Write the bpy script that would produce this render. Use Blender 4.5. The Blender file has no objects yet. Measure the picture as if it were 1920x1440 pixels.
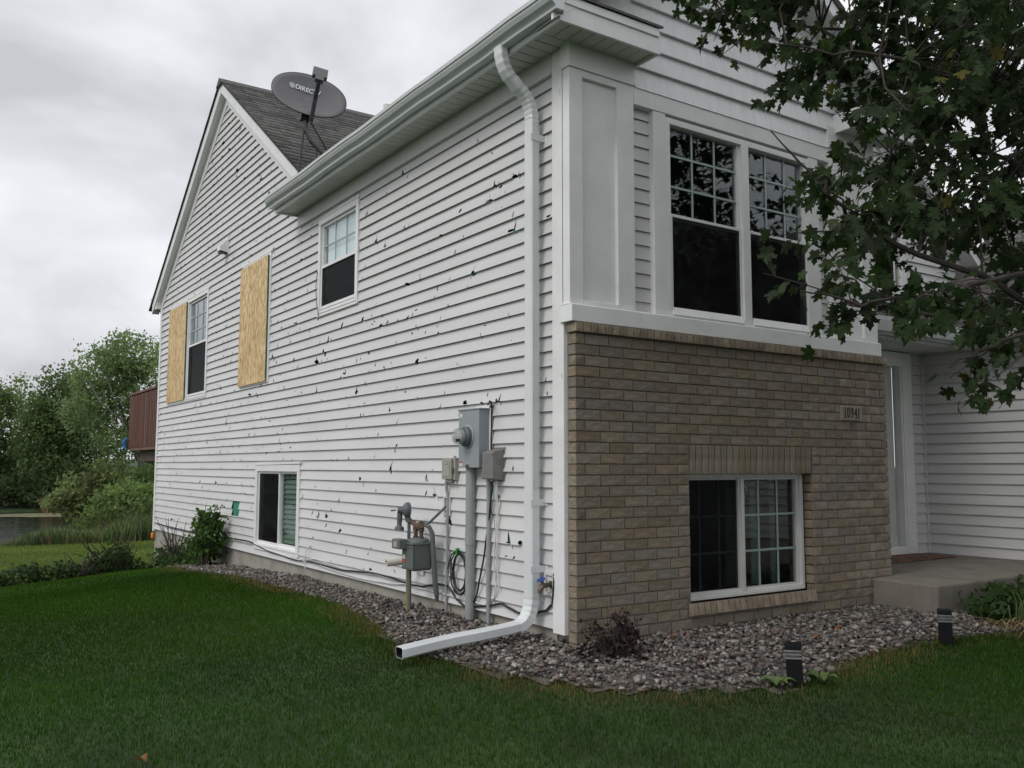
import bpy, bmesh, math, random
import numpy as np
from mathutils import Vector, Matrix
from mathutils.geometry import delaunay_2d_cdt

random.seed(7)
rng = np.random.default_rng(11)
S = bpy.context.scene
COL = S.collection

# ------------------------------------------------------------------ camera, sky, sun, exposure
CAM = Vector((-3.526, -4.4907, 1.1308))
YAW, PITCH, ROLL = math.radians(34.05088), math.radians(5.2884), math.radians(0.10886)
fw = Vector((math.sin(YAW) * math.cos(PITCH), math.cos(YAW) * math.cos(PITCH), math.sin(PITCH)))
rt = Vector((math.cos(YAW), -math.sin(YAW), 0))
up = rt.cross(fw)
r2 = rt * math.cos(ROLL) + up * math.sin(ROLL)
u2 = -rt * math.sin(ROLL) + up * math.cos(ROLL)
cd = bpy.data.cameras.new("Camera")
cd.sensor_width = 36.0
cd.lens = 1681.5 / 1920 * 36
cd.clip_start = 0.05
cd.clip_end = 2000
cam = bpy.data.objects.new("Camera", cd)
cam.matrix_world = Matrix(((r2.x, u2.x, -fw.x, CAM.x), (r2.y, u2.y, -fw.y, CAM.y), (r2.z, u2.z, -fw.z, CAM.z), (0, 0, 0, 1)))
COL.objects.link(cam)
S.camera = cam

SUN_DIR = Vector((-0.69, -0.06, 0.70)).normalized()      # towards the sun (bright part of the overcast)
W = bpy.data.worlds.new("World")
S.world = W
W.use_nodes = True
nt = W.node_tree
nt.nodes.clear()
wo = nt.nodes.new("ShaderNodeOutputWorld")
bg = nt.nodes.new("ShaderNodeBackground")
sky = nt.nodes.new("ShaderNodeTexSky")
sky.sky_type = 'NISHITA'
sky.sun_disc = False
sky.sun_elevation = math.asin(SUN_DIR.z)
sky.sun_rotation = math.atan2(SUN_DIR.x, SUN_DIR.y)
tc = nt.nodes.new("ShaderNodeTexCoord")
sep = nt.nodes.new("ShaderNodeSeparateXYZ")
nt.links.new(tc.outputs["Generated"], sep.inputs[0])


def wmath(op, a, b):
    n = nt.nodes.new("ShaderNodeMath")
    n.operation = op
    for i, v in enumerate((a, b)):
        if isinstance(v, (int, float)):
            n.inputs[i].default_value = v
        else:
            nt.links.new(v, n.inputs[i])
    return n.outputs[0]


den = wmath('ADD', wmath('MAXIMUM', sep.outputs[2], 0.0), 0.5)
cmb = nt.nodes.new("ShaderNodeCombineXYZ")
nt.links.new(wmath('DIVIDE', sep.outputs[0], den), cmb.inputs[0])
nt.links.new(wmath('DIVIDE', sep.outputs[1], den), cmb.inputs[1])
cmb.inputs[2].default_value = 18.1
nz = nt.nodes.new("ShaderNodeTexNoise")
nz.inputs["Scale"].default_value = 1.9
nz.inputs["Detail"].default_value = 6
nz.inputs["Roughness"].default_value = 0.5
nz.inputs["Distortion"].default_value = 0.25
nt.links.new(cmb.outputs[0], nz.inputs["Vector"])
cr = nt.nodes.new("ShaderNodeValToRGB")
e = cr.color_ramp.elements
e[0].position, e[0].color = 0.37, (0.58, 0.585, 0.62, 1)
e[1].position, e[1].color = 0.57, (0.97, 0.975, 0.99, 1)
m = e.new(0.48)
m.color = (0.80, 0.81, 0.85, 1)
nt.links.new(nz.outputs["Fac"], cr.inputs[0])
sc_ = nt.nodes.new("ShaderNodeVectorMath")
sc_.operation = 'SCALE'
sc_.inputs["Scale"].default_value = 0.10
nt.links.new(sky.outputs[0], sc_.inputs[0])
mx = nt.nodes.new("ShaderNodeMixRGB")
mx.inputs[0].default_value = 0.93
nt.links.new(sc_.outputs[0], mx.inputs[1])
nt.links.new(cr.outputs[0], mx.inputs[2])
nt.links.new(mx.outputs[0], bg.inputs[0])
bg.inputs[1].default_value = 1.0
nt.links.new(bg.outputs[0], wo.inputs[0])

sd = bpy.data.lights.new("Sun", 'SUN')
sd.energy = 1.3
sd.angle = math.radians(26)
sd.color = (1.0, 0.97, 0.93)
sun = bpy.data.objects.new("Sun", sd)
sun.rotation_euler = (-SUN_DIR).to_track_quat('-Z', 'Y').to_euler()
COL.objects.link(sun)
S.view_settings.view_transform = 'Standard'
S.view_settings.look = 'None'
S.view_settings.exposure = 0.1
S.view_settings.gamma = 1.0
S.view_settings.use_curve_mapping = False

# ------------------------------------------------------------------ helpers: materials


def pmat(name, base, rough=0.6, var=0.12, scale=6.0, bump=0.0, bscale=60.0, attr=None, orand=0.0, metal=0.0,
         spec=0.5, stretch=None, trans=0.0, var2=None, coord="Object"):
    mt = bpy.data.materials.new(name)
    mt.use_nodes = True
    n, l = mt.node_tree.nodes, mt.node_tree.links
    p = n["Principled BSDF"]
    p.inputs["Roughness"].default_value = rough
    p.inputs["Metallic"].default_value = metal
    p.inputs["Specular IOR Level"].default_value = spec
    t = n.new("ShaderNodeTexCoord")
    vec = t.outputs[coord]
    if stretch:
        mp = n.new("ShaderNodeMapping")
        mp.inputs["Scale"].default_value = stretch
        l.new(vec, mp.inputs[0])
        vec = mp.outputs[0]
    no = n.new("ShaderNodeTexNoise")
    no.inputs["Scale"].default_value = scale
    no.inputs["Detail"].default_value = 6
    no.inputs["Roughness"].default_value = 0.6
    l.new(vec, no.inputs["Vector"])
    rp = n.new("ShaderNodeValToRGB")
    b = np.array(base)
    lo = b * (1 - var * 1.6) if var2 is None else np.array(var2)
    rp.color_ramp.elements[0].position = 0.3
    rp.color_ramp.elements[1].position = 0.7
    rp.color_ramp.elements[0].color = (*np.clip(lo, 0, 1), 1)
    rp.color_ramp.elements[1].color = (*np.clip(b * (1 + var), 0, 1), 1)
    l.new(no.outputs["Fac"], rp.inputs[0])
    c = rp.outputs[0]
    if attr:
        a = n.new("ShaderNodeAttribute")
        a.attribute_name = attr
        mm = n.new("ShaderNodeMixRGB")
        mm.blend_type = 'MULTIPLY'
        mm.inputs[0].default_value = 1
        l.new(c, mm.inputs[1])
        l.new(a.outputs["Color"], mm.inputs[2])
        c = mm.outputs[0]
    if orand:
        oi = n.new("ShaderNodeObjectInfo")
        mr = n.new("ShaderNodeMapRange")
        mr.inputs[3].default_value = 1 - orand
        mr.inputs[4].default_value = 1 + orand
        l.new(oi.outputs["Random"], mr.inputs[0])
        hs = n.new("ShaderNodeHueSaturation")
        l.new(mr.outputs[0], hs.inputs["Value"])
        mr2 = n.new("ShaderNodeMapRange")
        mr2.inputs[3].default_value = 0.7
        mr2.inputs[4].default_value = 1.3
        w = n.new("ShaderNodeTexWhiteNoise")
        w.noise_dimensions = '1D'
        l.new(oi.outputs["Random"], w.inputs["W"])
        l.new(w.outputs["Value"], mr2.inputs[0])
        l.new(mr2.outputs[0], hs.inputs["Saturation"])
        l.new(c, hs.inputs["Color"])
        c = hs.outputs[0]
    l.new(c, p.inputs["Base Color"])
    if bump:
        nb = n.new("ShaderNodeTexNoise")
        nb.inputs["Scale"].default_value = bscale
        nb.inputs["Detail"].default_value = 5
        l.new(vec, nb.inputs["Vector"])
        bp = n.new("ShaderNodeBump")
        bp.inputs["Strength"].default_value = bump
        bp.inputs["Distance"].default_value = 0.01
        l.new(nb.outputs["Fac"], bp.inputs["Height"])
        l.new(bp.outputs[0], p.inputs["Normal"])
    if trans:
        tr = n.new("ShaderNodeBsdfTranslucent")
        hs2 = n.new("ShaderNodeHueSaturation")
        hs2.inputs["Value"].default_value = 1.5
        l.new(c, hs2.inputs["Color"])
        l.new(hs2.outputs[0], tr.inputs[0])
        ms = n.new("ShaderNodeMixShader")
        ms.inputs[0].default_value = trans
        l.new(p.outputs[0], ms.inputs[1])
        l.new(tr.outputs[0], ms.inputs[2])
        l.new(ms.outputs[0], n["Material Output"].inputs[0])
    return mt


def glassmat(name, tint, ior=1.9, rough=0.0):
    mt = bpy.data.materials.new(name)
    mt.use_nodes = True
    n, l = mt.node_tree.nodes, mt.node_tree.links
    n.remove(n["Principled BSDF"])
    tr = n.new("ShaderNodeBsdfTransparent")
    tr.inputs[0].default_value = (*tint, 1)
    gl = n.new("ShaderNodeBsdfGlossy")
    gl.inputs["Roughness"].default_value = rough
    gl.inputs[0].default_value = (0.9, 0.95, 0.97, 1)
    t = n.new("ShaderNodeTexCoord")
    no = n.new("ShaderNodeTexNoise")
    no.inputs["Scale"].default_value = 2.2
    l.new(t.outputs["Object"], no.inputs["Vector"])
    bp = n.new("ShaderNodeBump")
    bp.inputs["Strength"].default_value = 0.05
    bp.inputs["Distance"].default_value = 0.05
    l.new(no.outputs["Fac"], bp.inputs["Height"])
    l.new(bp.outputs[0], gl.inputs["Normal"])
    lw = n.new("ShaderNodeLayerWeight")
    lw.inputs[0].default_value = 0.5
    pw = n.new("ShaderNodeMath")
    pw.operation = 'POWER'
    pw.inputs[1].default_value = 4.0
    l.new(lw.outputs["Facing"], pw.inputs[0])
    f = n.new("ShaderNodeMath")
    f.operation = 'MULTIPLY_ADD'
    f.inputs[1].default_value = 0.9
    f.inputs[2].default_value = ((ior - 1) / (ior + 1)) ** 2
    l.new(pw.outputs[0], f.inputs[0])
    ms = n.new("ShaderNodeMixShader")
    l.new(f.outputs[0], ms.inputs[0])
    l.new(tr.outputs[0], ms.inputs[1])
    l.new(gl.outputs[0], ms.inputs[2])
    l.new(ms.outputs[0], n["Material Output"].inputs[0])
    return mt


def screenmat(name):
    mt = bpy.data.materials.new(name)
    mt.use_nodes = True
    n, l = mt.node_tree.nodes, mt.node_tree.links
    p = n["Principled BSDF"]
    p.inputs["Base Color"].default_value = (0.022, 0.023, 0.026, 1)
    p.inputs["Specular IOR Level"].default_value = 0.05
    p.inputs["Roughness"].default_value = 0.7
    t = n.new("ShaderNodeTexCoord")
    no = n.new("ShaderNodeTexNoise")
    no.inputs["Scale"].default_value = 9
    no.inputs["Detail"].default_value = 8
    l.new(t.outputs["Object"], no.inputs["Vector"])
    rp = n.new("ShaderNodeValToRGB")
    rp.color_ramp.elements[0].position, rp.color_ramp.elements[0].color = 0.45, (0.006, 0.006, 0.007, 1)
    rp.color_ramp.elements[1].position, rp.color_ramp.elements[1].color = 0.8, (0.02, 0.021, 0.023, 1)
    l.new(no.outputs["Fac"], rp.inputs[0])
    l.new(rp.outputs[0], p.inputs["Base Color"])
    tr = n.new("ShaderNodeBsdfTransparent")
    ms = n.new("ShaderNodeMixShader")
    ms.inputs[0].default_value = 0.5
    l.new(tr.outputs[0], ms.inputs[1])
    l.new(p.outputs[0], ms.inputs[2])
    l.new(ms.outputs[0], n["Material Output"].inputs[0])
    return mt


def osbmat(name):
    mt = bpy.data.materials.new(name)
    mt.use_nodes = True
    n, l = mt.node_tree.nodes, mt.node_tree.links
    p = n["Principled BSDF"]
    p.inputs["Roughness"].default_value = 0.75
    t = n.new("ShaderNodeTexCoord")
    mp = n.new("ShaderNodeMapping")
    mp.inputs["Scale"].default_value = (1, 60, 15)
    l.new(t.outputs["Object"], mp.inputs[0])
    v = n.new("ShaderNodeTexVoronoi")
    v.inputs["Scale"].default_value = 1.0
    v.inputs["Randomness"].default_value = 1.0
    nd = n.new("ShaderNodeTexNoise")
    nd.inputs["Scale"].default_value = 3
    l.new(t.outputs["Object"], nd.inputs["Vector"])
    ad = n.new("ShaderNodeVectorMath")
    ad.operation = 'MULTIPLY_ADD'
    ad.inputs[1].default_value = (0, 1.6, 1.6)
    l.new(nd.outputs["Color"], ad.inputs[0])
    l.new(mp.outputs[0], ad.inputs[2])
    l.new(ad.outputs[0], v.inputs["Vector"])
    sp = n.new("ShaderNodeSeparateColor")
    l.new(v.outputs["Color"], sp.inputs[0])
    rp = n.new("ShaderNodeValToRGB")
    el = rp.color_ramp.elements
    el[0].position, el[0].color = 0.0, (0.36, 0.22, 0.09, 1)
    el[1].position, el[1].color = 1.0, (0.78, 0.61, 0.37, 1)
    k = el.new(0.35)
    k.color = (0.55, 0.38, 0.18, 1)
    k = el.new(0.7)
    k.color = (0.66, 0.48, 0.25, 1)
    l.new(sp.outputs[0], rp.inputs[0])
    big = n.new("ShaderNodeTexNoise")
    big.inputs["Scale"].default_value = 2.5
    l.new(t.outputs["Object"], big.inputs["Vector"])
    mm = n.new("ShaderNodeMixRGB")
    mm.blend_type = 'OVERLAY'
    mm.inputs[0].default_value = 0.25
    l.new(rp.outputs[0], mm.inputs[1])
    l.new(big.outputs["Fac"], mm.inputs[2])
    l.new(mm.outputs[0], p.inputs["Base Color"])
    bp = n.new("ShaderNodeBump")
    bp.inputs["Strength"].default_value = 0.3
    bp.inputs["Distance"].default_value = 0.003
    l.new(sp.outputs[1], bp.inputs["Height"])
    l.new(bp.outputs[0], p.inputs["Normal"])
    return mt


def watermat(name):
    mt = pmat(name, (0.022, 0.026, 0.02), rough=0.08, var=0.2, scale=0.3)
    n, l = mt.node_tree.nodes, mt.node_tree.links
    p = n["Principled BSDF"]
    t = n.new("ShaderNodeTexCoord")
    mp = n.new("ShaderNodeMapping")
    mp.inputs["Scale"].default_value = (0.8, 2.4, 1)
    l.new(t.outputs["Object"], mp.inputs[0])
    no = n.new("ShaderNodeTexNoise")
    no.inputs["Scale"].default_value = 1.3
    no.inputs["Detail"].default_value = 4
    l.new(mp.outputs[0], no.inputs["Vector"])
    bp = n.new("ShaderNodeBump")
    bp.inputs["Strength"].default_value = 0.7
    bp.inputs["Distance"].default_value = 0.12
    l.new(no.outputs["Fac"], bp.inputs["Height"])
    l.new(bp.outputs[0], p.inputs["Normal"])
    return mt


M = {}
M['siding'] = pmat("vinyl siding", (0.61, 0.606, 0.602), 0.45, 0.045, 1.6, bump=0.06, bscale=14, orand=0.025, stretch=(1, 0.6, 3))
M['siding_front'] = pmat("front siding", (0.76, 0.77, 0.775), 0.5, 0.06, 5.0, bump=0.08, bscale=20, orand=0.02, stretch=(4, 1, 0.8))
M['trim'] = pmat("painted trim", (0.75, 0.757, 0.75), 0.5, 0.05, 4.0, bump=0.12, bscale=70)
M['pvc'] = pmat("white vinyl frame", (0.76, 0.765, 0.76), 0.38, 0.04, 6.0)
M['almond'] = pmat("almond vinyl frame", (0.56, 0.565, 0.545), 0.42, 0.06, 6.0)
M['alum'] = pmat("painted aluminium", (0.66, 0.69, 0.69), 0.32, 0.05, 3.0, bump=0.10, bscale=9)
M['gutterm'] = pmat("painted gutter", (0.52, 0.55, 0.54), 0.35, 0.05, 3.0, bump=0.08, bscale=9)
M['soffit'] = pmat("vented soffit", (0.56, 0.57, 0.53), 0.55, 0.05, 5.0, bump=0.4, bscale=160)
M['sheath'] = pmat("green sheathing", (0.03, 0.23, 0.155), 0.7, 0.25, 9.0)
M['brick'] = pmat("brown textured brick", (0.222, 0.190, 0.148), 0.85, 0.22, 9.0, bump=1.0, bscale=13, orand=0.15, spec=0.2)
M['brick_warm'] = pmat("warm lit brick", (0.235, 0.192, 0.143), 0.85, 0.18, 12.0, bump=0.4, bscale=60, orand=0.12)  # warmer, lighter brick copy; stronger light on the side return painted in
M['mortar'] = pmat("mortar", (0.175, 0.152, 0.122), 0.9, 0.15, 30.0, bump=0.4, bscale=120)
M['concrete'] = pmat("poured concrete", (0.30, 0.29, 0.245), 0.85, 0.18, 3.5, bump=0.25, bscale=50)
M['stoopc'] = pmat("broom finished concrete", (0.20, 0.182, 0.152), 0.85, 0.16, 4.0, bump=0.25, bscale=120)
M['shingle'] = pmat("asphalt shingle", (0.115, 0.112, 0.108), 0.9, 0.3, 18.0, bump=0.5, bscale=180, attr="Col")
M['osb'] = osbmat("oriented strand board")
M['green_paint'] = pmat("green painted edge", (0.02, 0.12, 0.085), 0.6, 0.15, 20)
M['glass'] = glassmat("window glass", (0.94, 0.965, 0.955), 1.52)
M['screen'] = screenmat("insect screen")
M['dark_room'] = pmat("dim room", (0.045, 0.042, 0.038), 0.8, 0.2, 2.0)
M['blind'] = pmat("window blind", (0.15, 0.235, 0.19), 0.5, 0.05, 4.0)
M['shade'] = pmat("pale roller shade", (0.72, 0.76, 0.82), 0.7, 0.04, 4.0)
M['curtain'] = pmat("dim curtain", (0.07, 0.10, 0.088), 0.8, 0.1, 6.0)
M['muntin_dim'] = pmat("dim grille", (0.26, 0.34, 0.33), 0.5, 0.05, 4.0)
M['muntin'] = pmat("pale grille", (0.34, 0.42, 0.41), 0.4, 0.05, 4.0)
M['door'] = pmat("painted door", (0.55, 0.56, 0.55), 0.4, 0.04, 3.0)
M['mat'] = pmat("woven doormat", (0.20, 0.11, 0.075), 0.95, 0.5, 14.0, bump=0.8, bscale=150)
M['metergrey'] = pmat("grey enamel", (0.27, 0.30, 0.315), 0.42, 0.06, 5.0, bump=0.05, bscale=50)
M['boxgrey'] = pmat("weathered plastic", (0.19, 0.185, 0.18), 0.7, 0.14, 18.0, bump=0.15, bscale=90)
M['boxbeige'] = pmat("beige plastic", (0.34, 0.335, 0.29), 0.55, 0.07, 10.0)
M['conduit'] = pmat("grey pvc conduit", (0.29, 0.305, 0.31), 0.5, 0.1, 7.0)
M['gasgrey'] = pmat("green grey enamel", (0.12, 0.137, 0.13), 0.5, 0.12, 12.0)
M['gasdark'] = pmat("dark grey casting", (0.10, 0.115, 0.125), 0.5, 0.15, 20.0, bump=0.2, bscale=90)
M['rustpipe'] = pmat("rusty fitting", (0.13, 0.085, 0.06), 0.8, 0.45, 30.0, bump=0.3, bscale=80)
M['black'] = pmat("black rubber", (0.015, 0.015, 0.016), 0.5, 0.2, 20)
M['blackmetal'] = pmat("black powder coat", (0.005, 0.006, 0.007), 0.6, 0.2, 20, spec=0.2)
M['white_wire'] = pmat("white cable", (0.65, 0.65, 0.63), 0.5, 0.1, 10)
M['teal_wire'] = pmat("teal wire", (0.15, 0.30, 0.30), 0.5, 0.1, 10)
M['yellow'] = pmat("yellow pipe coat", (0.30, 0.21, 0.05), 0.6, 0.12, 15)
M['orange'] = pmat("orange cap", (0.75, 0.22, 0.02), 0.5, 0.1, 10)
M['cream'] = pmat("cream pvc pipe", (0.68, 0.65, 0.57), 0.4, 0.06, 8)
M['bluehandle'] = pmat("blue handle", (0.02, 0.06, 0.32), 0.4, 0.1, 8)
M['brass'] = pmat("tarnished brass", (0.13, 0.10, 0.075), 0.5, 0.25, 30, metal=0.6)
M['sticker'] = pmat("paper sticker", (0.62, 0.62, 0.6), 0.6, 0.1, 60)
M['red'] = pmat("red sticker", (0.45, 0.07, 0.03), 0.6, 0.1, 40)
M['greenplug'] = pmat("green connector", (0.03, 0.28, 0.05), 0.5, 0.1, 10)
M['dish'] = pmat("grey dish", (0.145, 0.145, 0.15), 0.45, 0.05, 4)
M['dishdark'] = pmat("dark dish arm", (0.03, 0.03, 0.033), 0.5, 0.15, 9)
M['mast'] = pmat("galvanised mast", (0.10, 0.10, 0.10), 0.5, 0.15, 12, metal=0.3)
M['print'] = pmat("white print", (0.72, 0.74, 0.78), 0.5, 0.02, 4)
M['plaque'] = pmat("stone plaque", (0.27, 0.24, 0.195), 0.8, 0.08, 20, bump=0.2, bscale=90)
M['digits'] = pmat("black numerals", (0.012, 0.012, 0.012), 0.5, 0.1, 8)
M['meterglass'] = glassmat("meter cover", (0.75, 0.78, 0.78), 1.6, 0.05)
M['lens'] = pmat("ribbed lens", (0.17, 0.17, 0.17), 0.3, 0.25, 40)
M['deckwood'] = pmat("stained deck wood", (0.10, 0.035, 0.018), 0.65, 0.25, 10, bump=0.2, bscale=40, stretch=(6, 6, 0.7), orand=0.25)
M['decktop'] = pmat("weathered rail", (0.16, 0.09, 0.055), 0.8, 0.25, 10, stretch=(1, 0.5, 1))
M['darkwood'] = pmat("dark timber", (0.075, 0.05, 0.035), 0.8, 0.25, 8)
M['soil'] = pmat("lawn soil", (0.022, 0.048, 0.009), 0.95, 0.35, 2.0, bump=0.6, bscale=30)
M['bedsoil'] = pmat("bed soil", (0.12, 0.105, 0.095), 0.95, 0.3, 14.0, bump=0.8, bscale=60)
M['grass'] = pmat("grass blades", (1, 1, 1), 0.8, 0.0, 1.0, attr="Col", trans=0.25, spec=0.06)
M['farturf'] = pmat("far turf", (0.09, 0.135, 0.035), 0.9, 0.25, 0.9, bump=0.5, bscale=20)
M['stone'] = pmat("crushed rock", (1, 1, 1), 0.85, 0.2, 28.0, attr="Col", bump=0.5, bscale=90, spec=0.15)
M['water'] = watermat("pond water")
M['algae'] = pmat("floating algae", (0.16, 0.15, 0.075), 0.9, 0.35, 3.0)
M['reed'] = pmat("reeds", (1, 1, 1), 0.7, 0.0, 1, attr="Col", trans=0.25)
M['leaf'] = pmat("foliage", (1, 1, 1), 0.5, 0.0, 1, attr="Col", trans=0.38, spec=0.1)
M['maple'] = pmat("maple leaf", (0.030, 0.052, 0.018), 0.5, 0.25, 14.0, orand=0.3, trans=0.28, spec=0.12)
M['maplecol'] = pmat("maple crown leaf", (1, 1, 1), 0.5, 0.0, 1, attr="Col", trans=0.28, spec=0.12)
M['bark'] = pmat("grey bark", (0.12, 0.10, 0.085), 0.9, 0.35, 9, bump=0.7, bscale=25, stretch=(1, 1, 0.3))
M['twig'] = pmat("twig bark", (0.045, 0.036, 0.03), 0.85, 0.3, 20)
M['palebark'] = pmat("pale bark", (0.22, 0.21, 0.18), 0.9, 0.3, 6)
M['deadleaf'] = pmat("withered leaf", (1, 1, 1), 0.8, 0.0, 1, attr="Col", trans=0.1)
M['blue'] = pmat("blue fabric", (0.02, 0.20, 0.55), 0.6, 0.1, 10)
M['white_rock'] = pmat("pale plastic scrap", (0.6, 0.6, 0.58), 0.7, 0.1, 20)

# ------------------------------------------------------------------ helpers: meshes


def tag(o, label=None, cat=None, group=None, kind=None):
    if label:
        o["label"] = label
    if cat:
        o["category"] = cat
    if group:
        o["group"] = group
    if kind:
        o["kind"] = kind
    return o


def thing(name, label, cat, loc=(0, 0, 0), group=None):
    o = bpy.data.objects.new(name, None)
    o.location = loc
    o.empty_display_size = 0.1
    COL.objects.link(o)
    return tag(o, label, cat, group)


def attach(o, parent):
    if parent is not None:
        o.parent = parent
        if parent.type == 'EMPTY':
            o.matrix_parent_inverse = Matrix.Translation(-Vector(parent.location))


class MB:
    """collects geometry in world coordinates, builds ONE mesh object"""

    def __init__(self):
        self.v, self.f = [], []

    def add(self, vs, fs):
        k = len(self.v)
        self.v += [tuple(p) for p in vs]
        self.f += [tuple(i + k for i in q) for q in fs]
        return self

    def box(self, x0, x1, y0, y1, z0, z1):
        return self.hexa([(x0, y0, z0), (x1, y0, z0), (x1, y1, z0), (x0, y1, z0), (x0, y0, z1), (x1, y0, z1), (x1, y1, z1), (x0, y1, z1)])

    def hexa(self, p):
        return self.add(p, [(3, 2, 1, 0), (4, 5, 6, 7), (0, 1, 5, 4), (1, 2, 6, 5), (2, 3, 7, 6), (3, 0, 4, 7)])

    def mbox(self, F, s0, s1, z0, z1, o0, o1):
        return self.hexa([F(s0, z0, o0), F(s1, z0, o0), F(s1, z0, o1), F(s0, z0, o1), F(s0, z1, o0), F(s1, z1, o0), F(s1, z1, o1), F(s0, z1, o1)])

    def prism(self, pts, d):
        """polygon pts (3D list) extruded by vector d"""
        n = len(pts)
        d = Vector(d)
        q = [Vector(p) for p in pts]
        return self.add(q + [p + d for p in q], [tuple(range(n))[::-1], tuple(range(n, 2 * n))] + [(i, (i + 1) % n, (i + 1) % n + n, i + n) for i in range(n)])

    def tube(self, path, r, n=8, cap=True):
        P = [Vector(p) for p in path]
        R = r if isinstance(r, (list, tuple)) else [r] * len(P)
        t = (P[1] - P[0]).normalized()
        a = t.orthogonal().normalized()
        rings = []
        for i, p in enumerate(P):
            if i == 0:
                t2 = (P[1] - P[0])
            elif i == len(P) - 1:
                t2 = P[-1] - P[-2]
            else:
                t2 = (P[i + 1] - P[i]).normalized() + (P[i] - P[i - 1]).normalized()
            t2 = t2.normalized() if t2.length > 1e-9 else t
            a = (a - t2 * a.dot(t2))
            a = a.normalized() if a.length > 1e-6 else t2.orthogonal().normalized()
            b = t2.cross(a)
            rings.append([p + (a * math.cos(2 * math.pi * j / n) + b * math.sin(2 * math.pi * j / n)) * R[i] for j in range(n)])
            t = t2
        k = []
        for q in rings:
            k += q
        fs = []
        for i in range(len(P) - 1):
            for j in range(n):
                fs.append((i * n + j, i * n + (j + 1) % n, (i + 1) * n + (j + 1) % n, (i + 1) * n + j))
        if cap:
            fs.append(tuple(range(n))[::-1])
            fs.append(tuple((len(P) - 1) * n + j for j in range(n)))
        return self.add(k, fs)

    def lathe(self, c, axis, prof, n=20):
        """prof: (distance along axis, radius)"""
        c, ax = Vector(c), Vector(axis).normalized()
        a = ax.orthogonal().normalized()
        b = ax.cross(a)
        vs, fs = [], []
        for d, r in prof:
            vs += [c + ax * d + (a * math.cos(2 * math.pi * j / n) + b * math.sin(2 * math.pi * j / n)) * max(r, 1e-4) for j in range(n)]
        for i in range(len(prof) - 1):
            for j in range(n):
                fs.append((i * n + j, i * n + (j + 1) % n, (i + 1) * n + (j + 1) % n, (i + 1) * n + j))
        fs.append(tuple(range(n))[::-1])
        fs.append(tuple((len(prof) - 1) * n + j for j in range(n)))
        return self.add(vs, fs)

    def rsweep(self, path, side, w, d, scale=None):
        """rectangular tube (rounded a little) along path; side = direction of width w"""
        P = [Vector(p) for p in path]
        side = Vector(side).normalized()
        pr = [(-.5, -.36), (-.36, -.5), (.36, -.5), (.5, -.36), (.5, .36), (.36, .5), (-.36, .5), (-.5, .36)]
        n = len(pr)
        vs, fs = [], []
        for i, p in enumerate(P):
            if i == 0:
                t = P[1] - P[0]
            elif i == len(P) - 1:
                t = P[-1] - P[-2]
            else:
                t = (P[i + 1] - P[i]).normalized() + (P[i] - P[i - 1]).normalized()
            t.normalize()
            s = (side - t * side.dot(t)).normalized()
            q = t.cross(s)
            k = scale[i] if scale else 1
            vs += [p + s * a * w * k + q * b * d * k for a, b in pr]
        for i in range(len(P) - 1):
            for j in range(n):
                fs.append((i * n + j, i * n + (j + 1) % n, (i + 1) * n + (j + 1) % n, (i + 1) * n + j))
        return self.add(vs, fs)

    def build(self, name, mat, parent=None, bevel=0.0, smooth=False, recalc=True, solid=0.0):
        me = bpy.data.meshes.new(name)
        me.from_pydata(self.v, [], self.f)
        if recalc:
            bm = bmesh.new()
            bm.from_mesh(me)
            bmesh.ops.recalc_face_normals(bm, faces=bm.faces)
            bm.to_mesh(me)
            bm.free()
        if smooth:
            me.polygons.foreach_set("use_smooth", [True] * len(me.polygons))
        me.materials.append(M[mat] if isinstance(mat, str) else mat)
        o = bpy.data.objects.new(name, me)
        COL.objects.link(o)
        attach(o, parent)
        if solid:
            md = o.modifiers.new("Solidify", 'SOLIDIFY')
            md.thickness = solid
            md.offset = 0
        if bevel:
            md = o.modifiers.new("Bevel", 'BEVEL')
            md.width = bevel
            md.segments = 2
            md.limit_method = 'ANGLE'
        return o


def npmesh(name, V, F, mat, parent=None, colors=None, smooth=False):
    """V (n,3), F (m,k) with a fixed k, colors per vertex (n,3)"""
    me = bpy.data.meshes.new(name)
    V = np.asarray(V, dtype=np.float32)
    F = np.asarray(F, dtype=np.int32)
    m_, k = F.shape
    me.vertices.add(len(V))
    me.vertices.foreach_set("co", V.ravel())
    me.loops.add(m_ * k)
    me.loops.foreach_set("vertex_index", F.ravel())
    me.polygons.add(m_)
    me.polygons.foreach_set("loop_start", np.arange(0, m_ * k, k, dtype=np.int32))
    me.polygons.foreach_set("loop_total", np.full(m_, k, dtype=np.int32))
    if smooth:
        me.polygons.foreach_set("use_smooth", np.ones(m_, dtype=bool))
    if colors is not None:
        at = me.color_attributes.new("Col", 'FLOAT_COLOR', 'POINT')
        at.data.foreach_set("color", np.concatenate([colors, np.ones((len(V), 1))], 1).astype(np.float32).ravel())
    me.update(calc_edges=True)
    me.materials.append(M[mat])
    o = bpy.data.objects.new(name, me)
    COL.objects.link(o)
    attach(o, parent)
    return o


def setcol(o, rgb):
    me = o.data
    at = me.color_attributes.new("Col", 'FLOAT_COLOR', 'POINT')
    at.data.foreach_set("color", np.tile([*rgb, 1.0], len(me.vertices)).astype(np.float32))


def FSIDE(X0):
    return lambda s, z, o: (X0 - o, s, z)


def FFRONT(Y0):
    return lambda s, z, o: (s, Y0 - o, z)


def inpoly(px, pz, poly):
    ins = False
    j = len(poly) - 1
    for i in range(len(poly)):
        xi, yi = poly[i]
        xj, yj = poly[j]
        if (yi > pz) != (yj > pz) and px < (xj - xi) * (pz - yi) / (yj - yi) + xi:
            ins = not ins
        j = i
    return ins


def rect(s0, s1, z0, z1):
    return [(s0, z0), (s1, z0), (s1, z1), (s0, z1)]


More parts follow.
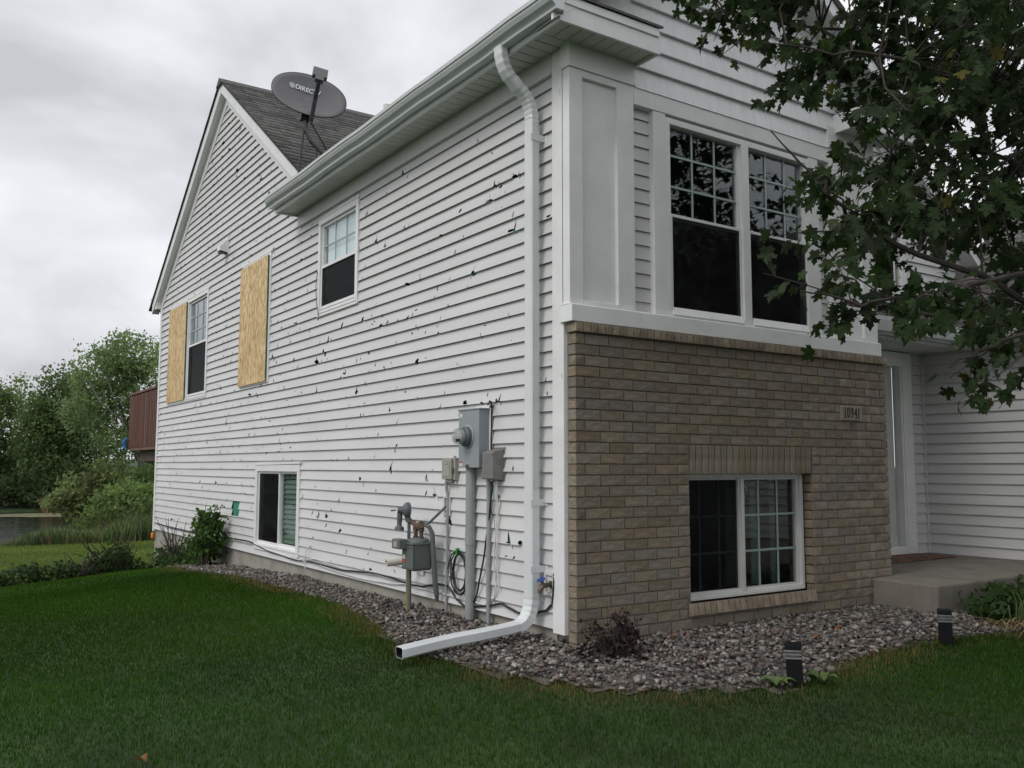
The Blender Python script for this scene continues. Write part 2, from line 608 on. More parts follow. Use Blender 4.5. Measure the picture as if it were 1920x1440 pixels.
def cut_sheet(s0, s1, z0, z1, cutters):
    """2D triangulation of a rectangle with polygons taken out"""
    polys = [rect(s0, s1, z0, z1)]
    keep = []
    for c in cutters:
        if min(p[0] for p in c) < s1 and max(p[0] for p in c) > s0 and min(p[1] for p in c) < z1 and max(p[1] for p in c) > z0:
            keep.append(c)
    polys += keep
    vs, fs = [], []
    for p in polys:
        k = len(vs)
        vs += [Vector(q) for q in p]
        fs.append(list(range(k, k + len(p))))
    r = delaunay_2d_cdt(vs, [], fs, 0, 1e-6)
    V, T = r[0], r[2]
    out = []
    for t in T:
        cx = sum(V[i].x for i in t) / len(t)
        cz = sum(V[i].y for i in t) / len(t)
        if not (s0 < cx < s1 and z0 < cz < z1):
            continue
        if any(inpoly(cx, cz, c) for c in keep):
            continue
        out.append(t)
    return V, out


def board(parent, F, s0, s1, zb, h, cutters, mat='siding', lean=0.0205, o0=0.0, name='siding_board', bow=0.0, flip=False):
    V, T = cut_sheet(s0, s1, zb, zb + h, cutters)
    if not T:
        return None
    par = {}

    def find(i):
        while par.setdefault(i, i) != i:
            i = par[i]
        return i
    for t in T:
        for i in t[1:]:
            par[find(i)] = find(t[0])
    isl = {}
    for t in T:
        isl.setdefault(find(t[0]), []).append(t)
    for T_ in isl.values():
        ar = sum(abs((V[t[1]].x - V[t[0]].x) * (V[t[2]].y - V[t[0]].y) - (V[t[2]].x - V[t[0]].x) * (V[t[1]].y - V[t[0]].y)) for t in T_) / 2
        if ar > 4e-4:
            board_piece(parent, F, V, T_, zb, h, mat, lean, o0, name, bow, flip)


def board_piece(parent, F, V, T, zb, h, mat, lean, o0, name, bow, flip):
    ph = random.uniform(0, 6)
    used = sorted({i for t in T for i in t})
    ix = {g: k for k, g in enumerate(used)}

    def off(v):
        return o0 + lean * (1 - (v.y - zb) / h) + bow * math.sin(v.x * 1.7 + ph) * (1 - (v.y - zb) / h)
    vs = [F(V[g].x, V[g].y, off(V[g])) for g in used]
    fs = [tuple(ix[i] for i in (reversed(t) if flip else t)) for t in T]
    for t in T:                                              # butt edge under the board
        for a, b in zip(t, list(t[1:]) + [t[0]]):
            if abs(V[a].y - zb) < 1e-5 and abs(V[b].y - zb) < 1e-5:
                k = len(vs)
                vs += [F(V[a].x, zb, off(V[a])), F(V[b].x, zb, off(V[b])), F(V[b].x, zb + 0.004, o0 - 0.004), F(V[a].x, zb + 0.004, o0 - 0.004)]
                fs.append((k, k + 1, k + 2, k + 3))
    mb = MB()
    mb.add(vs, fs)
    return mb.build(name, mat, parent, recalc=False)


def sheet(parent, F, s0, s1, z0, z1, cutters, mat, o, name):
    V, T = cut_sheet(s0, s1, z0, z1, cutters)
    used = sorted({i for t in T for i in t})
    ix = {g: k for k, g in enumerate(used)}
    mb = MB()
    mb.add([F(V[g].x, V[g].y, o) for g in used], [tuple(ix[i] for i in t) for t in T])
    return mb.build(name, mat, parent, recalc=False)


# ------------------------------------------------------------------ terrain
HX0, HX1, HY0, HY1 = 0.0, 12.0, 0.0, 11.4
KY = np.array([-60, 0, 4.7, 7.5, 9.0, 10.5, 11.4, 13, 16, 29, 32, 34.5, 37, 62, 66, 72, 110, 400])
KZ = np.array([0.0, 0.0, -.04, -.16, -.33, -.50, -.60, -.85, -1.10, -1.50, -1.70, -2.10, -2.8, -2.8, -1.9, -1.4, -0.6, 4.0])


def gz(x, y):
    x, y = np.asarray(x, float), np.asarray(y, float)
    base = np.interp(y, KY, KZ)
    dx = np.maximum(np.maximum(HX0 - x, x - 5.5), 0)
    dy = np.maximum(HY0 - y, 0)
    d = np.sqrt(dx * dx + dy * dy)
    fall = -0.08 * np.clip(d - 0.8, 0, 7)
    fade = 1 - np.clip((y - 11) / 8, 0, 1)
    und = 0.012 * np.sin(x * 1.3 + y * 0.7) + 0.01 * np.sin(x * 0.6 - y * 1.9)
    shore = np.where((y > 33) & (y < 70), np.clip((x - (16 - 0.0 * y)) / 10, 0, 1) * 1.6 + np.clip((x - np.interp(y, [33, 44, 55, 66], [3.4, 4.6, 6.2, 9.5])) / 3.0, 0, 1) * 1.2, 0)
    return base + fall * fade + und * np.clip(d, 0, 1) + shore * np.clip((y - 33) / 2, 0, 1)


def gzf(x, y):
    return float(gz(x, y))


BED = [(-0.02, 10.2), (-0.30, 9.6), (-0.62, 7.0), (-0.55, 5.2), (-0.47, 3.6), (-0.50, 2.45), (-0.66, 1.45), (-0.88, 0.6), (-0.80, 0.05), (-0.70, -0.55), (-0.42, -0.92),
       (-0.1, -1.10), (0.40, -1.30), (0.9, -1.18), (1.5, -1.08), (2.25, -1.05), (2.9, -1.15), (3.6, -1.2), (3.6, 0.3), (0.05, 0.3), (0.05, 10.2)]


def inbed(x, y):
    ins = np.zeros(len(x), bool)
    j = len(BED) - 1
    for i in range(len(BED)):
        xi, yi = BED[i]
        xj, yj = BED[j]
        c = ((yi > y) != (yj > y)) & (x < (xj - xi) * (y - yi) / (yj - yi + 1e-12) + xi)
        ins ^= c
        j = i
    return ins


def terrain_patch(name, xs, ys, mat, label, lift=0.0):
    X, Y = np.meshgrid(xs, ys)
    Z = gz(X, Y) + lift
    V = np.stack([X.ravel(), Y.ravel(), Z.ravel()], 1)
    nx = len(xs)
    i = np.arange(len(V)).reshape(len(ys), nx)
    F = np.stack([i[:-1, :-1].ravel(), i[:-1, 1:].ravel(), i[1:, 1:].ravel(), i[1:, :-1].ravel()], 1)
    o = npmesh(name, V, F, mat, smooth=True)
    return tag(o, label, name.replace('_', ' '), kind='structure')


xs = np.concatenate([np.linspace(-300, -14, 20), np.arange(-13, 16, 0.4), np.linspace(17, 300, 22)])
ys = np.concatenate([np.linspace(-200, -9, 12), np.arange(-8, 14, 0.35), np.arange(14.5, 75, 1.2), np.linspace(76, 400, 18)])
terrain_patch("lawn", xs, ys, 'soil', "dark green lawn sloping away from the house down to the pond")

pond = MB()
pond.add([(-120, 31, -2.0), (30, 31, -2.0), (30, 75, -2.0), (-120, 75, -2.0)], [(0, 1, 2, 3)])
tag(pond.build("pond", 'water', recalc=False), "dark rippled pond behind the back lawn", "pond", kind='structure')

# ------------------------------------------------------------------ the house
EX = 0.0999
ZB0 = 0.0993
HOUSE = thing("house", "two storey house with hail damaged white siding and brick lower front", "house", (1.6, 3, 0))
SIDE = FSIDE(0.0)
GAB_Y, GAB_Z, GAB_S = 7.86, 6.20, 0.69        # siding apex of the side gable


def rake_z(y):
    return GAB_Z - GAB_S * abs(y - GAB_Y)


mb = MB()
mb.box(0.012, 0.25, 0.22, 11.39, -1.2, 0.105)
mb.box(0.25, 9, 11.15, 11.39, -1.2, 0.105)
mb.box(0.03, 3.29, 0.03, 0.22, -0.4, 0.1)
mb.build("foundation", 'concrete', HOUSE)

SIDEWIN = {'bed': (3.33, 4.335, 2.682, 3.716), 'board': (5.815, 6.90, 2.12, 3.685), 'twin': (8.47, 10.67, 2.113, 3.68), 'base': (4.72, 6.175, 0.165, 1.15)}
opens = [rect(a + .03, b - .03, c + .03, d - .03) for a, b, c, d in SIDEWIN.values()]
rake_cut_l = [(GAB_Y, GAB_Z), (GAB_Y + 6, GAB_Z - 6 * GAB_S), (GAB_Y + 6, 12), (GAB_Y, 12)]
rake_cut_r = [(GAB_Y, GAB_Z), (GAB_Y, 12), (-2, 12), (-2, 3.797), (4.377, 3.797)]
low_front = rect(-1, 4.30, 3.90, 12)
wall = sheet(HOUSE, SIDE, 0.2, 11.38, 0.1, 6.3, [[(p[0], p[1] + 0.1) for p in rake_cut_l], [(p[0], p[1] + 0.1) for p in rake_cut_r], low_front] + opens, 'sheath', -0.035, "side_wall")

# hail holes: real openings in the boards
holes, near_green = [], []
big = [(0.695, 2.811, .035), (1.0, 3.105, .03), (2.954, 3.204, .03), (2.762, 3.119, .02), (3.628, 2.037, .022), (2.476, 2.402, .022), (0.728, 0.607, .045), (0.592, 0.616, .022),
       (4.214, 0.63, .035), (3.993, 0.64, .025), (1.098, 1.60, .022), (1.916, 1.025, .022), (1.326, 1.616, .03), (2.337, 1.766, .015), (4.579, 2.576, .02), (5.691, 3.191, .02), (2.62, 1.62, .018),
       (6.3, 4.7, .03), (7.3, 5.1, .035), (6.0, 4.45, .03), (8.0, 5.3, .03), (1.75, 2.2, .02), (3.0, 2.44, .02)]


def hole_poly(s, z, r):
    n = random.randint(5, 7)
    a0 = random.uniform(0, 6.28)
    tilt = random.uniform(-.5, .5)
    if random.random() < .5:
        sx, sz = r * random.uniform(.6, 1.7), r * random.uniform(.35, .8)
    else:
        sx, sz = r * random.uniform(.4, .9), r * random.uniform(.6, 1.4)
    P = []
    for i in range(n):
        a = a0 + 6.283 * i / n
        q = random.uniform(.35, 1.35)
        x, y = math.cos(a) * sx * q, math.sin(a) * sz * q
        P.append((s + x + tilt * y, z + y))
    return P


def crack_poly(s, z, L):
    a = random.uniform(0.5, 2.4)
    dx, dz = math.cos(a) * L, math.sin(a) * L
    w = random.uniform(.003, .006)
    return [(s - dx - w, z - dz), (s - dx + w, z - dz), (s + random.uniform(-.3, .3) * L + w, z), (s + dx + w * .3, z + dz), (s + dx - w * .3, z + dz), (s - w * 1.5, z + .2 * dz)]


for s, z, r in big:
    holes.append(hole_poly(s, z, r * 1.25))
    if random.random() < .7:
        holes.append(crack_poly(s + random.uniform(-.03, .03), z + .02, r * 1.5))
for _ in range(2500):
    s = random.uniform(.25, 11.2)
    z = random.uniform(.2, 6.2)
    if (s >= 4.95 and z > rake_z(s) - .03) or (s < 4.95 and z > 3.75):
        continue
    keep_p = 0.36 + 0.55 * min(1, max(0, (s - 2.5) / 4)) * (0.55 + 0.45 * min(1, z / 3))
    if z > 3.9:
        keep_p = 1.0
    if random.random() > keep_p:
        continue
    k = math.floor((z - ZB0) / EX)
    if random.random() < .68:                                 # chips sit on the butt edges
        z = ZB0 + k * EX + random.uniform(-.004, .02)
    r = min(.042, .0125 * math.exp(random.gauss(.15, .5)))
    if random.random() < .72:
        holes.append(hole_poly(s, z, r))
        if random.random() < .14:
            near_green.append((s, z, r))
        if random.random() < .3:
            holes.append(crack_poly(s + random.uniform(-.015, .015), z + .015, r * 1.7))
    else:
        holes.append(crack_poly(s, z, random.uniform(.012, .03)))
holes.append(rect(6.81, 7.095, .51, .692))                     # missing piece, green sheathing shows

for s, z, r in big + near_green:
    if any(p[0][0] - .08 < s < p[1][0] + .08 and p[0][1] - .08 < z < p[2][1] + .08 for p in opens):
        continue
    MB().mbox(SIDE, s - r * 1.6, s + r * 1.6, z - r * 2, z + r * 2, -.036, -.006).build("exposed_sheathing", 'sheath', wall)
MB().mbox(SIDE, 6.78, 7.12, .49, .71, -.036, -.004).build("exposed_sheathing", 'sheath', wall)
corner_end = 11.31
k = 0
while True:
    zb = ZB0 + EX * k
    if zb > GAB_Z - 0.03:
        break
    cut = list(opens) + [h for h in holes if max(p[1] for p in h) > zb - .01 and min(p[1] for p in h) < zb + EX + .01]
    if zb > 3.6:
        cut += [rake_cut_l, rake_cut_r]
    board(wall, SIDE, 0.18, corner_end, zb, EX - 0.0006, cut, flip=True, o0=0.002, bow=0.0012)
    k += 1

# corner boards on the side wall
MB().box(-0.03, 0.012, 0.088, 0.211, 0.075, 3.92).build("corner_board", 'trim', HOUSE, bevel=.003)
MB().box(-0.028, 0.02, 11.30, 11.395, 0.06, 3.80).build("corner_board", 'trim', HOUSE, bevel=.003)
for (x, y, z, r) in ((-.031, .118, 3.62, .016), (-.031, .105, 1.72, .013), (-.026, 6.35, 5.33, .016), (-.026, 5.9, 5.0, .012), (-.026, 6.9, 5.62, .012)):
    mb = MB()
    mb.add([(x, y + r * .5 * math.cos(t) * random.uniform(.6, 1.2), z + r * 1.4 * math.sin(t) * random.uniform(.6, 1.2)) for t in np.linspace(0, 5.6, 8)] + [(x + .012, y, z)], [(i, (i + 1) % 8, 8) for i in range(8)])
    mb.build("chip", 'black', HOUSE, recalc=False)
# frieze under the front eave
mb = MB()
mb.box(-0.034, 0.0, 0.212, 4.935, 3.79, 3.925)
mb.box(-0.042, 0.0, 0.213, 4.93, 3.778, 3.79)
mb.build("frieze_board", 'siding', HOUSE, bevel=.002)

# side gable rake: frieze on the wall, fascia, underside
for sgn in (1, -1):
    yend = 11.44 if sgn > 0 else 4.72
    y0, z0 = GAB_Y, GAB_Z
    z1 = GAB_Z - GAB_S * abs(yend - GAB_Y)
    MB().prism([(-0.024, y0, z0), (-0.024, yend, z1), (-0.024, yend, z1 + .16), (-0.024, y0, z0 + .16)], (0.024, 0, 0)).build("rake_frieze", 'trim', HOUSE)
    yo = yend + sgn * .20
    z2 = GAB_Z - GAB_S * abs(yo - GAB_Y)
    MB().prism([(-0.115, y0, z0 + .15), (-0.115, yo, z2 + .15), (-0.115, yo, z2 + .315), (-0.115, y0, z0 + .315)], (0.022, 0, 0)).build("rake_fascia", 'trim', HOUSE)
    MB().prism([(-0.093, y0, z0 + .152), (-0.093, yo, z2 + .152), (-0.093, yo, z2 + .162), (-0.093, y0, z0 + .162)], (0.093, 0, 0)).build("rake_soffit", 'trim', HOUSE)
# rear eave return at the far corner
mb = MB()
mb.prism([(-0.10, 11.39, 3.80), (-0.10, 11.66, 3.80), (-0.10, 11.66, 3.93), (-0.10, 11.39, 4.02)], (0.5, 0, 0))
mb.build("eave_return", 'trim', HOUSE, bevel=.003)
mb = MB()
mb.prism([(-0.12, 11.66, 3.90), (-0.12, 11.75, 3.92), (-0.12, 11.77, 4.02), (-0.12, 11.66, 4.02)], (2.5, 0, 0))
mb.build("gutter", 'alum', HOUSE)


def roof_shingles(name, P0, U, Vd, ulen, vlen, parent, expo=0.145, tab=0.30, th=0.008, base_th=0.05, clip=None):
    """P0 eave corner, U along eave, Vd up the slope: stepped courses of separate tabs"""
    P0, U, Vd = Vector(P0), Vector(U).normalized(), Vector(Vd).normalized()
    N = U.cross(Vd).normalized()
    if N.z < 0:
        N = -N
    vs, fs, cs = [], [], []
    nrow = int(vlen / expo) + 1
    for r in range(nrow):
        v0, v1 = r * expo, min((r + 1) * expo + .02, vlen + .02)
        x = -random.uniform(0, tab)
        while x < ulen:
            w = tab * random.uniform(.55, 1.25)
            a, b = max(x, 0) + .002, min(x + w, ulen) - .002
            x += w
            if b - a < .02:
                continue
            if clip and not clip(P0 + U * (a + b) / 2 + Vd * v0):
                continue
            lift = th + random.uniform(0, .004)
            dv = random.uniform(-.004, .004)
            q = [P0 + U * a + Vd * (v0 + dv) + N * lift, P0 + U * b + Vd * (v0 + dv) + N * lift, P0 + U * b + Vd * v1 + N * .001, P0 + U * a + Vd * v1 + N * .001,
                 P0 + U * a + Vd * (v0 + dv) - N * .002, P0 + U * b + Vd * (v0 + dv) - N * .002]
            kk = len(vs)
            vs += q
            fs += [(kk, kk + 1, kk + 2, kk + 3), (kk + 4, kk + 5, kk + 1, kk)]
            g = random.uniform(.7, 1.35)
            cs += [(g, g * random.uniform(.97, 1.0), g * random.uniform(.94, 1.0))] * 6
    deck = MB()
    A, B, C_, D = P0, P0 + U * ulen, P0 + U * ulen + Vd * vlen, P0 + Vd * vlen
    if clip is None:
        deck.hexa([A - N * base_th, B - N * base_th, C_ - N * base_th, D - N * base_th, A - N * .003, B - N * .003, C_ - N * .003, D - N * .003])
        ro = deck.build(name, 'shingle', parent)
        setcol(ro, (.55, .55, .55))
    else:
        ro = None
    V = np.array([tuple(v) for v in vs])
    so = npmesh("shingles", V, np.array(fs), 'shingle', ro if ro else parent, np.array(cs))
    so["kind"] = "stuff"
    return ro


SL = math.hypot(1, GAB_S)
ridge_z = GAB_Z + .335
# main roof, front and rear slope
roof_shingles("roof", (-0.14, GAB_Y - 3.34, ridge_z - 3.34 * GAB_S), (1, 0, 0), (0, 1, GAB_S), 9.0, 3.34 * SL, HOUSE, base_th=.018)
roof_shingles("roof", (-0.14, GAB_Y + 3.93, ridge_z - 3.93 * GAB_S), (1, 0, 0), (0, -1, GAB_S), 9.0, 3.93 * SL, HOUSE, tab=0.9, expo=.3, base_th=.018)
mb = MB()
mb.prism([(-.15, GAB_Y - .14, ridge_z - .085), (-.15, GAB_Y, ridge_z + .02), (-.15, GAB_Y + .14, ridge_z - .085)], (9, 0, 0))
setcol(mb.build("ridge_cap", 'shingle', HOUSE), (.9, .9, .9))
# front wing roof (gable to the street)
FS = 0.70
FE = (-0.345, 4.075)
RIDX = 1.66
fl = (RIDX - FE[0])
fr = math.hypot(1, FS)
roof_shingles("roof", (FE[0], -0.24, FE[1]), (0, 1, 0), (1, 0, FS), 5.2, fl * fr, HOUSE)
roof_shingles("roof", (2 * RIDX - FE[0], -0.24, FE[1]), (0, 1, 0), (-1, 0, FS), 5.2, fl * fr, HOUSE, tab=.6)

# side eave of the front wing: fascia, soffit panels, gutter
SOFZ = 3.925
MB().box(-0.285, -0.262, -0.225, 4.955, 3.905, 4.05).build("eave_fascia", 'alum', HOUSE, bevel=.002)
sof = MB()
sof.box(-0.262, -0.0, -0.2, 4.95, 3.945, 3.955)
sof = sof.build("soffit", 'trim', HOUSE)
y = 0.02
while y < 4.93:
    p = MB()
    for i in range(3):
        a = y + i * 0.1
        b = min(a + 0.092, 4.948)
        if b - a > .01:
            p.hexa([(-.262, a, SOFZ), (-.0, a, SOFZ), (-.0, b, SOFZ), (-.262, b, SOFZ), (-.262, a - .0, SOFZ + .018), (-.0, a, SOFZ + .018), (-.0, b, SOFZ + .018), (-.262, b, SOFZ + .018)])
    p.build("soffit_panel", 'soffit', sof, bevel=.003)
    y += 0.3
MB().box(-.285, -.0, 4.95, 4.962, 3.90, 4.06).build("eave_end", 'alum', HOUSE)
# K-style gutter
prof = [(-.286, 4.075), (-.287, 3.945), (-.352, 3.945), (-.354, 3.962), (-.364, 3.974), (-.388, 3.99), (-.402, 4.015), (-.404, 4.030), (-.413, 4.032), (-.413, 4.058), (-.400, 4.063)]
g = MB()
ya, yb = -0.27, 4.975
n = len(prof)
ny = 24
for i in range(ny + 1):
    yy = ya + (yb - ya) * i / ny
    dz = .004 * math.sin(i * .9) - .003
    g.v += [(x + .002 * math.sin(i * 2.1), yy, z + dz) for x, z in prof]
for i in range(ny):
    g.f += [(i * n + j, i * n + j + 1, (i + 1) * n + j + 1, (i + 1) * n + j) for j in range(n - 1)]
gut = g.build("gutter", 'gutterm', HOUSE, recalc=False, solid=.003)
for yy in (ya, yb):
    MB().prism([(x, yy, z) for x, z in prof], (0, .003, 0)).build("end_cap", 'alum', gut)

# downspout
ds = MB()
pts, sc = [], []


def arc(p, q, r, n, ridges=True):
    for i in range(n + 1):
        t = i / n
        a = (1 - t) ** 2
        b = 2 * t * (1 - t)
        c = t * t
        pts.append(tuple(a * p[j] + b * q[j] + c * r[j] for j in range(3)))
        sc.append(1.0 if (i % 2 == 0 or not ridges) else .94)


arc((-.335, .375, 3.95), (-.335, .375, 3.80), (-.235, .372, 3.735), 10)
arc((-.20, .37, 3.70), (-.09, .366, 3.635), (-.088, .366, 3.50), 12)
ds.rsweep(pts, (0, 1, 0), .092, .068, sc)
DS = ds.build("downspout", 'alum', HOUSE, solid=.002)
DS["label"] = "white downspout with crimped elbows and a long bottom extension"
pp = MB()
zz = np.linspace(3.52, .24, 26)
pp.rsweep([(-.088 + random.uniform(-.002, .002), .366 + random.uniform(-.0015, .0015), z) for z in zz], (0, 1, 0), .09, .064)
pp.rsweep([(-.088, .366, .98), (-.088, .366, .30)], (0, 1, 0), .096, .070)
pp.build("pipe", 'alum', DS, solid=.002)
pts, sc = [], []
arc((-.088, .366, .30), (-.088, .366, .13), (-.21, .362, .105), 12)
mb = MB()
mb.rsweep(pts, (0, 1, 0), .098, .074, sc)
mb.build("elbow", 'alum', DS, solid=.002)
mb = MB()
ex = [(-.16, .363, .115), (-.3, .36, .10), (-.5, .352, .088), (-.7, .345, .078), (-.85, .340, .066), (-1.06, .331, .046)]
mb.rsweep(ex, (0, 1, 0), .084, .064)
mb.build("extension", 'alum', DS, solid=.003)
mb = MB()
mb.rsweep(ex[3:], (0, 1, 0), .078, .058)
mb.build("grimy_shade_lining", 'black', DS, solid=.002)  # black lining paints shade as well as dirt into the extension's open end
for q in range(5):
    xq = -.113 + q * .0125
    MB().box(xq, xq + .005, .3175, .3215, .36, 3.48).build("rib", 'alum', DS)
    e2 = [Vector(v) + Vector((0, -.041, -.018 + q * .009)) for v in ex]
    MB().tube(e2, .005, 4).build("rib", 'alum', DS)
for zz_ in (3.36, .90, .47):
    mb = MB()
    mb.box(-.128, -.01, .312, .318, zz_ - .022, zz_ + .022)
    mb.box(-.012, -.008, .285, .318, zz_ - .022, zz_ + .022)
    mb.build("strap", 'alum', DS)

# ------------------------------------------------------------------ brick lower front
CR, BP = 0.070, 0.2025
BTOP = 1.995
FR = FFRONT(0.0)
LWIN = (1.0, 2.32, 0.245, 1.085)
fwall = sheet(HOUSE, FR, 0.012, 3.306, -0.12, 2.0, [rect(LWIN[0], LWIN[1], 0.19, LWIN[3])], 'mortar', -0.0105, "brick_wall")
fwall["label"] = "brown textured brick lower front wall"
MB().box(0.0105, 0.09, 0.0115, 0.088, -0.12, 2.0).build("mortar_return", 'mortar', fwall)
MB().box(3.226, 3.306, 0.013, 1.0, -0.12, 2.0).build("mortar_return", 'mortar', fwall)


def brick_mesh(w, h, d, rough=0.004, nx=6, nz=4):
    """front face carved, centred at origin in x/z, front at y=0 going back to d"""
    me = bpy.data.meshes.new("brick")
    vs, fs = [], []
    a1, a2, p1, p2 = random.uniform(-1, 1), random.uniform(-1, 1), random.uniform(0, 6), random.uniform(0, 6)
    for j in range(nz + 1):
        for i in range(nx + 1):
            u, v = i / nx, j / nz
            x, z = (u - .5) * w, (v - .5) * h
            edge = i in (0, nx) or j in (0, nz)
            y = 0.0006 if edge else -rough * (0.5 + 0.5 * math.sin(u * 9 * a1 + v * 5 + p1)) - rough * random.uniform(-.5, .8)
            if edge:
                x += random.uniform(-.0012, .0012)
                z += random.uniform(-.0012, .0012)
            vs.append((x, y, z))
    for j in range(nz):
        for i in range(nx):
            q = j * (nx + 1) + i
            fs.append((q, q + 1, q + nx + 2, q + nx + 1))
    b = [(0, 0), (nx, 0), (nx, nz), (0, nz)]
    ring = list(range(0, nx + 1)) + [j * (nx + 1) + nx for j in range(1, nz + 1)] + [nz * (nx + 1) + i for i in range(nx - 1, -1, -1)] + [j * (nx + 1) for j in range(nz - 1, 0, -1)]
    k = len(vs)
    for r in ring:
        vs.append((vs[r][0], d, vs[r][2]))
    m_ = len(ring)
    for i in range(m_):
        j = (i + 1) % m_
        fs.append((ring[j], ring[i], k + i, k + j))
    me.from_pydata(vs, [], fs)
    return me


BV = {}


def get_brick(w, h, d, rough, mat, kinds=6):
    key = (round(w, 3), round(h, 3), round(d, 3), mat)
    if key not in BV:
        BV[key] = []
        for _ in range(kinds):
            me = brick_mesh(w, h, d, rough)
            me.materials.append(M[mat])
            BV[key].append(me)
    return random.choice(BV[key])


brick_list = []     # (priority, mesh, matrix)


def put_brick(x0, x1, z0, z1, y=0.0, d=0.085, mat='brick', rough=.0012, xf=None):
    w, h = x1 - x0, z1 - z0
    if w < .015 or h < .015:
        return
    me = get_brick(w, h, d, rough, mat)
    mt = Matrix.Translation(((x0 + x1) / 2, y + random.uniform(-.0015, .0015), (z0 + z1) / 2)) if xf is None else xf
    p = mt.translation
    brick_list.append((w * h / ((p - CAM).length ** 2), me, mt))


J = 0.0085
for i in range(30):
    zt = BTOP - CR * i - J
    zb = BTOP - CR * (i + 1)
    x = 0.0
    first = (i % 2 == 0)
    edges = [0.0]
    x = 0.078 if first else BP
    while x < 3.318 - .03:
        edges.append(x)
        x += BP
    edges.append(3.318 + J)
    rows_open = (11 <= i + 1 <= 27)
    for a, b in zip(edges[:-1], edges[1:]):
        b -= J
        if rows_open:
            lo, hi = LWIN[0] - J, LWIN[1] + J
            if i + 1 > 25:
                lo, hi = 0.965 - J, 2.345 + J if False else 0.0
                lo, hi = 0.96, 2.33
            if a < lo and b > lo:
                b2 = lo
                put_brick(a, b2, zb, zt)
                if b > hi:
                    put_brick(hi, b, zb, zt)
                continue
            if a >= lo and b <= hi:
                continue
            if a < hi and b > hi:
                put_brick(hi, b, zb, zt)
                continue
        put_brick(a, b, zb, zt)
    # return face round the corner (warmer tone paints in the stronger light on this side)
    ln = .084 if first else .080
    put_brick(0, ln, zb, zt, mat='brick_warm', rough=.0015, d=.05, xf=Matrix.Translation((0.001, .003 + ln / 2, (zb + zt) / 2)) @ Matrix.Rotation(-math.pi / 2, 4, 'Z'))
# right reveal of the window opening
for i in range(13, 25):
    zt, zb = BTOP - CR * i - J, BTOP - CR * (i + 1)
    put_brick(0, .08, zb, zt, mat='brick_warm', rough=.0015, d=.03, xf=Matrix.Translation((LWIN[1] + .004, .05, (zb + zt) / 2)) @ Matrix.Rotation(-math.pi / 2, 4, 'Z'))
# soldier course over the window
nS = 21
sw = (LWIN[1] - LWIN[0]) / nS
for i in range(nS):
    put_brick(LWIN[0] + i * sw + J / 2, LWIN[0] + (i + 1) * sw - J / 2, 1.087, 1.285, rough=.0012)
# rowlock cap under the white band
nR = 54
rw = 3.336 / nR
for i in range(nR):
    a = -0.018 + i * rw
    put_brick(a + .002, a + rw - .004, 1.998, 2.058, y=-.028, d=.10, mat='brick_warm', rough=.0015)
# sloping rowlock sill
nSi = 22
sw = (2.30 - .972) / nSi
for i in range(nSi):
    a = .972 + i * sw
    xf = Matrix.Translation((a + sw / 2, -.032 + random.uniform(-.002, .002), .165)) @ Matrix.Rotation(math.radians(-11), 4, 'X')
    put_brick(0, sw - .007, 0, .082, d=.14, mat='brick_warm', rough=.0015, xf=xf)
brick_list.sort(key=lambda t: -t[0])
for pr, me, mt in brick_list[:300]:
    o = bpy.data.objects.new("brick", me)
    COL.objects.link(o)
    o.parent = fwall
    o.matrix_basis = mt
rest = {}
for pr, me, mt in brick_list[300:]:
    rest.setdefault(me.materials[0].name, []).append((me, mt))
for mn, lst in rest.items():
    vs, fs, cs = [], [], []
    for me, mt in lst:
        kk = len(vs)
        vs += [tuple(mt @ v.co) for v in me.vertices]
        fs += [tuple(i + kk for i in p.vertices) for p in me.polygons]
        gcol = random.uniform(.82, 1.2)
        cs += [(gcol, gcol * random.uniform(.96, 1.02), gcol * random.uniform(.92, 1.04), 1)] * len(me.vertices)
    me2 = bpy.data.meshes.new("bricks")
    me2.from_pydata(vs, [], fs)
    at = me2.color_attributes.new("Col", 'FLOAT_COLOR', 'POINT')
    at.data.foreach_set("color", np.array(cs, dtype=np.float32).ravel())
    base = (0.222, 0.190, 0.148) if 'warm' not in mn else (0.235, 0.192, 0.143)
    mm = pmat(mn + " joined", base, 0.85, 0.22, 9.0, bump=0.85, bscale=13, attr="Col")
    me2.materials.append(mm)
    o = bpy.data.objects.new("bricks", me2)
    COL.objects.link(o)
    o.parent = fwall
    o["kind"] = "stuff"

# ------------------------------------------------------------------ white upper front
mb = MB()
mb.box(-0.045, 3.254, -0.02, 0.11, 2.0625, 2.172)
mb.prism([(-0.045, -.02, 2.172), (-0.045, .11, 2.172), (-.045, .11, 2.186), (-.045, .02, 2.186)], (3.299, 0, 0))
mb.build("band_board", 'trim', HOUSE, bevel=.004)
for nm, a, b, ra, rb in (("corner_panel", -0.03, .535, .083, .382), ("corner_panel", 2.672, 3.272, 2.785, 3.09)):
    mb = MB()
    mb.box(a, ra, .02, .10, 2.187, 3.765)
    mb.box(rb, b, .02, .10, 2.187, 3.765)
    mb.box(ra, rb, .02, .10, 3.715, 3.765)
    mb.box(ra, rb, .02, .10, 2.187, 2.212)
    pn = mb.build(nm, 'trim', HOUSE, bevel=.003)
    MB().box(ra - .01, rb + .01, .048, .09, 2.2, 3.73).build("recessed_panel", 'trim', pn)
    MB().box(a - .012, b + .006, .006, .10, 3.765, 3.945).build("panel_head", 'trim', pn, bevel=.004)
UW = (.835, 2.412, 2.186, 3.618)
upw = sheet(HOUSE, FR, 0.45, 3.0, 2.1, 5.6, [rect(UW[0] + .03, UW[1] - .03, UW[2] + .03, UW[3] - .03), [(0, 4.12), (1.62, 5.35), (0, 8)], [(1.60, 5.35), (3.4, 4.0), (5, 9)]], 'sheath', -0.095, "front_wall")
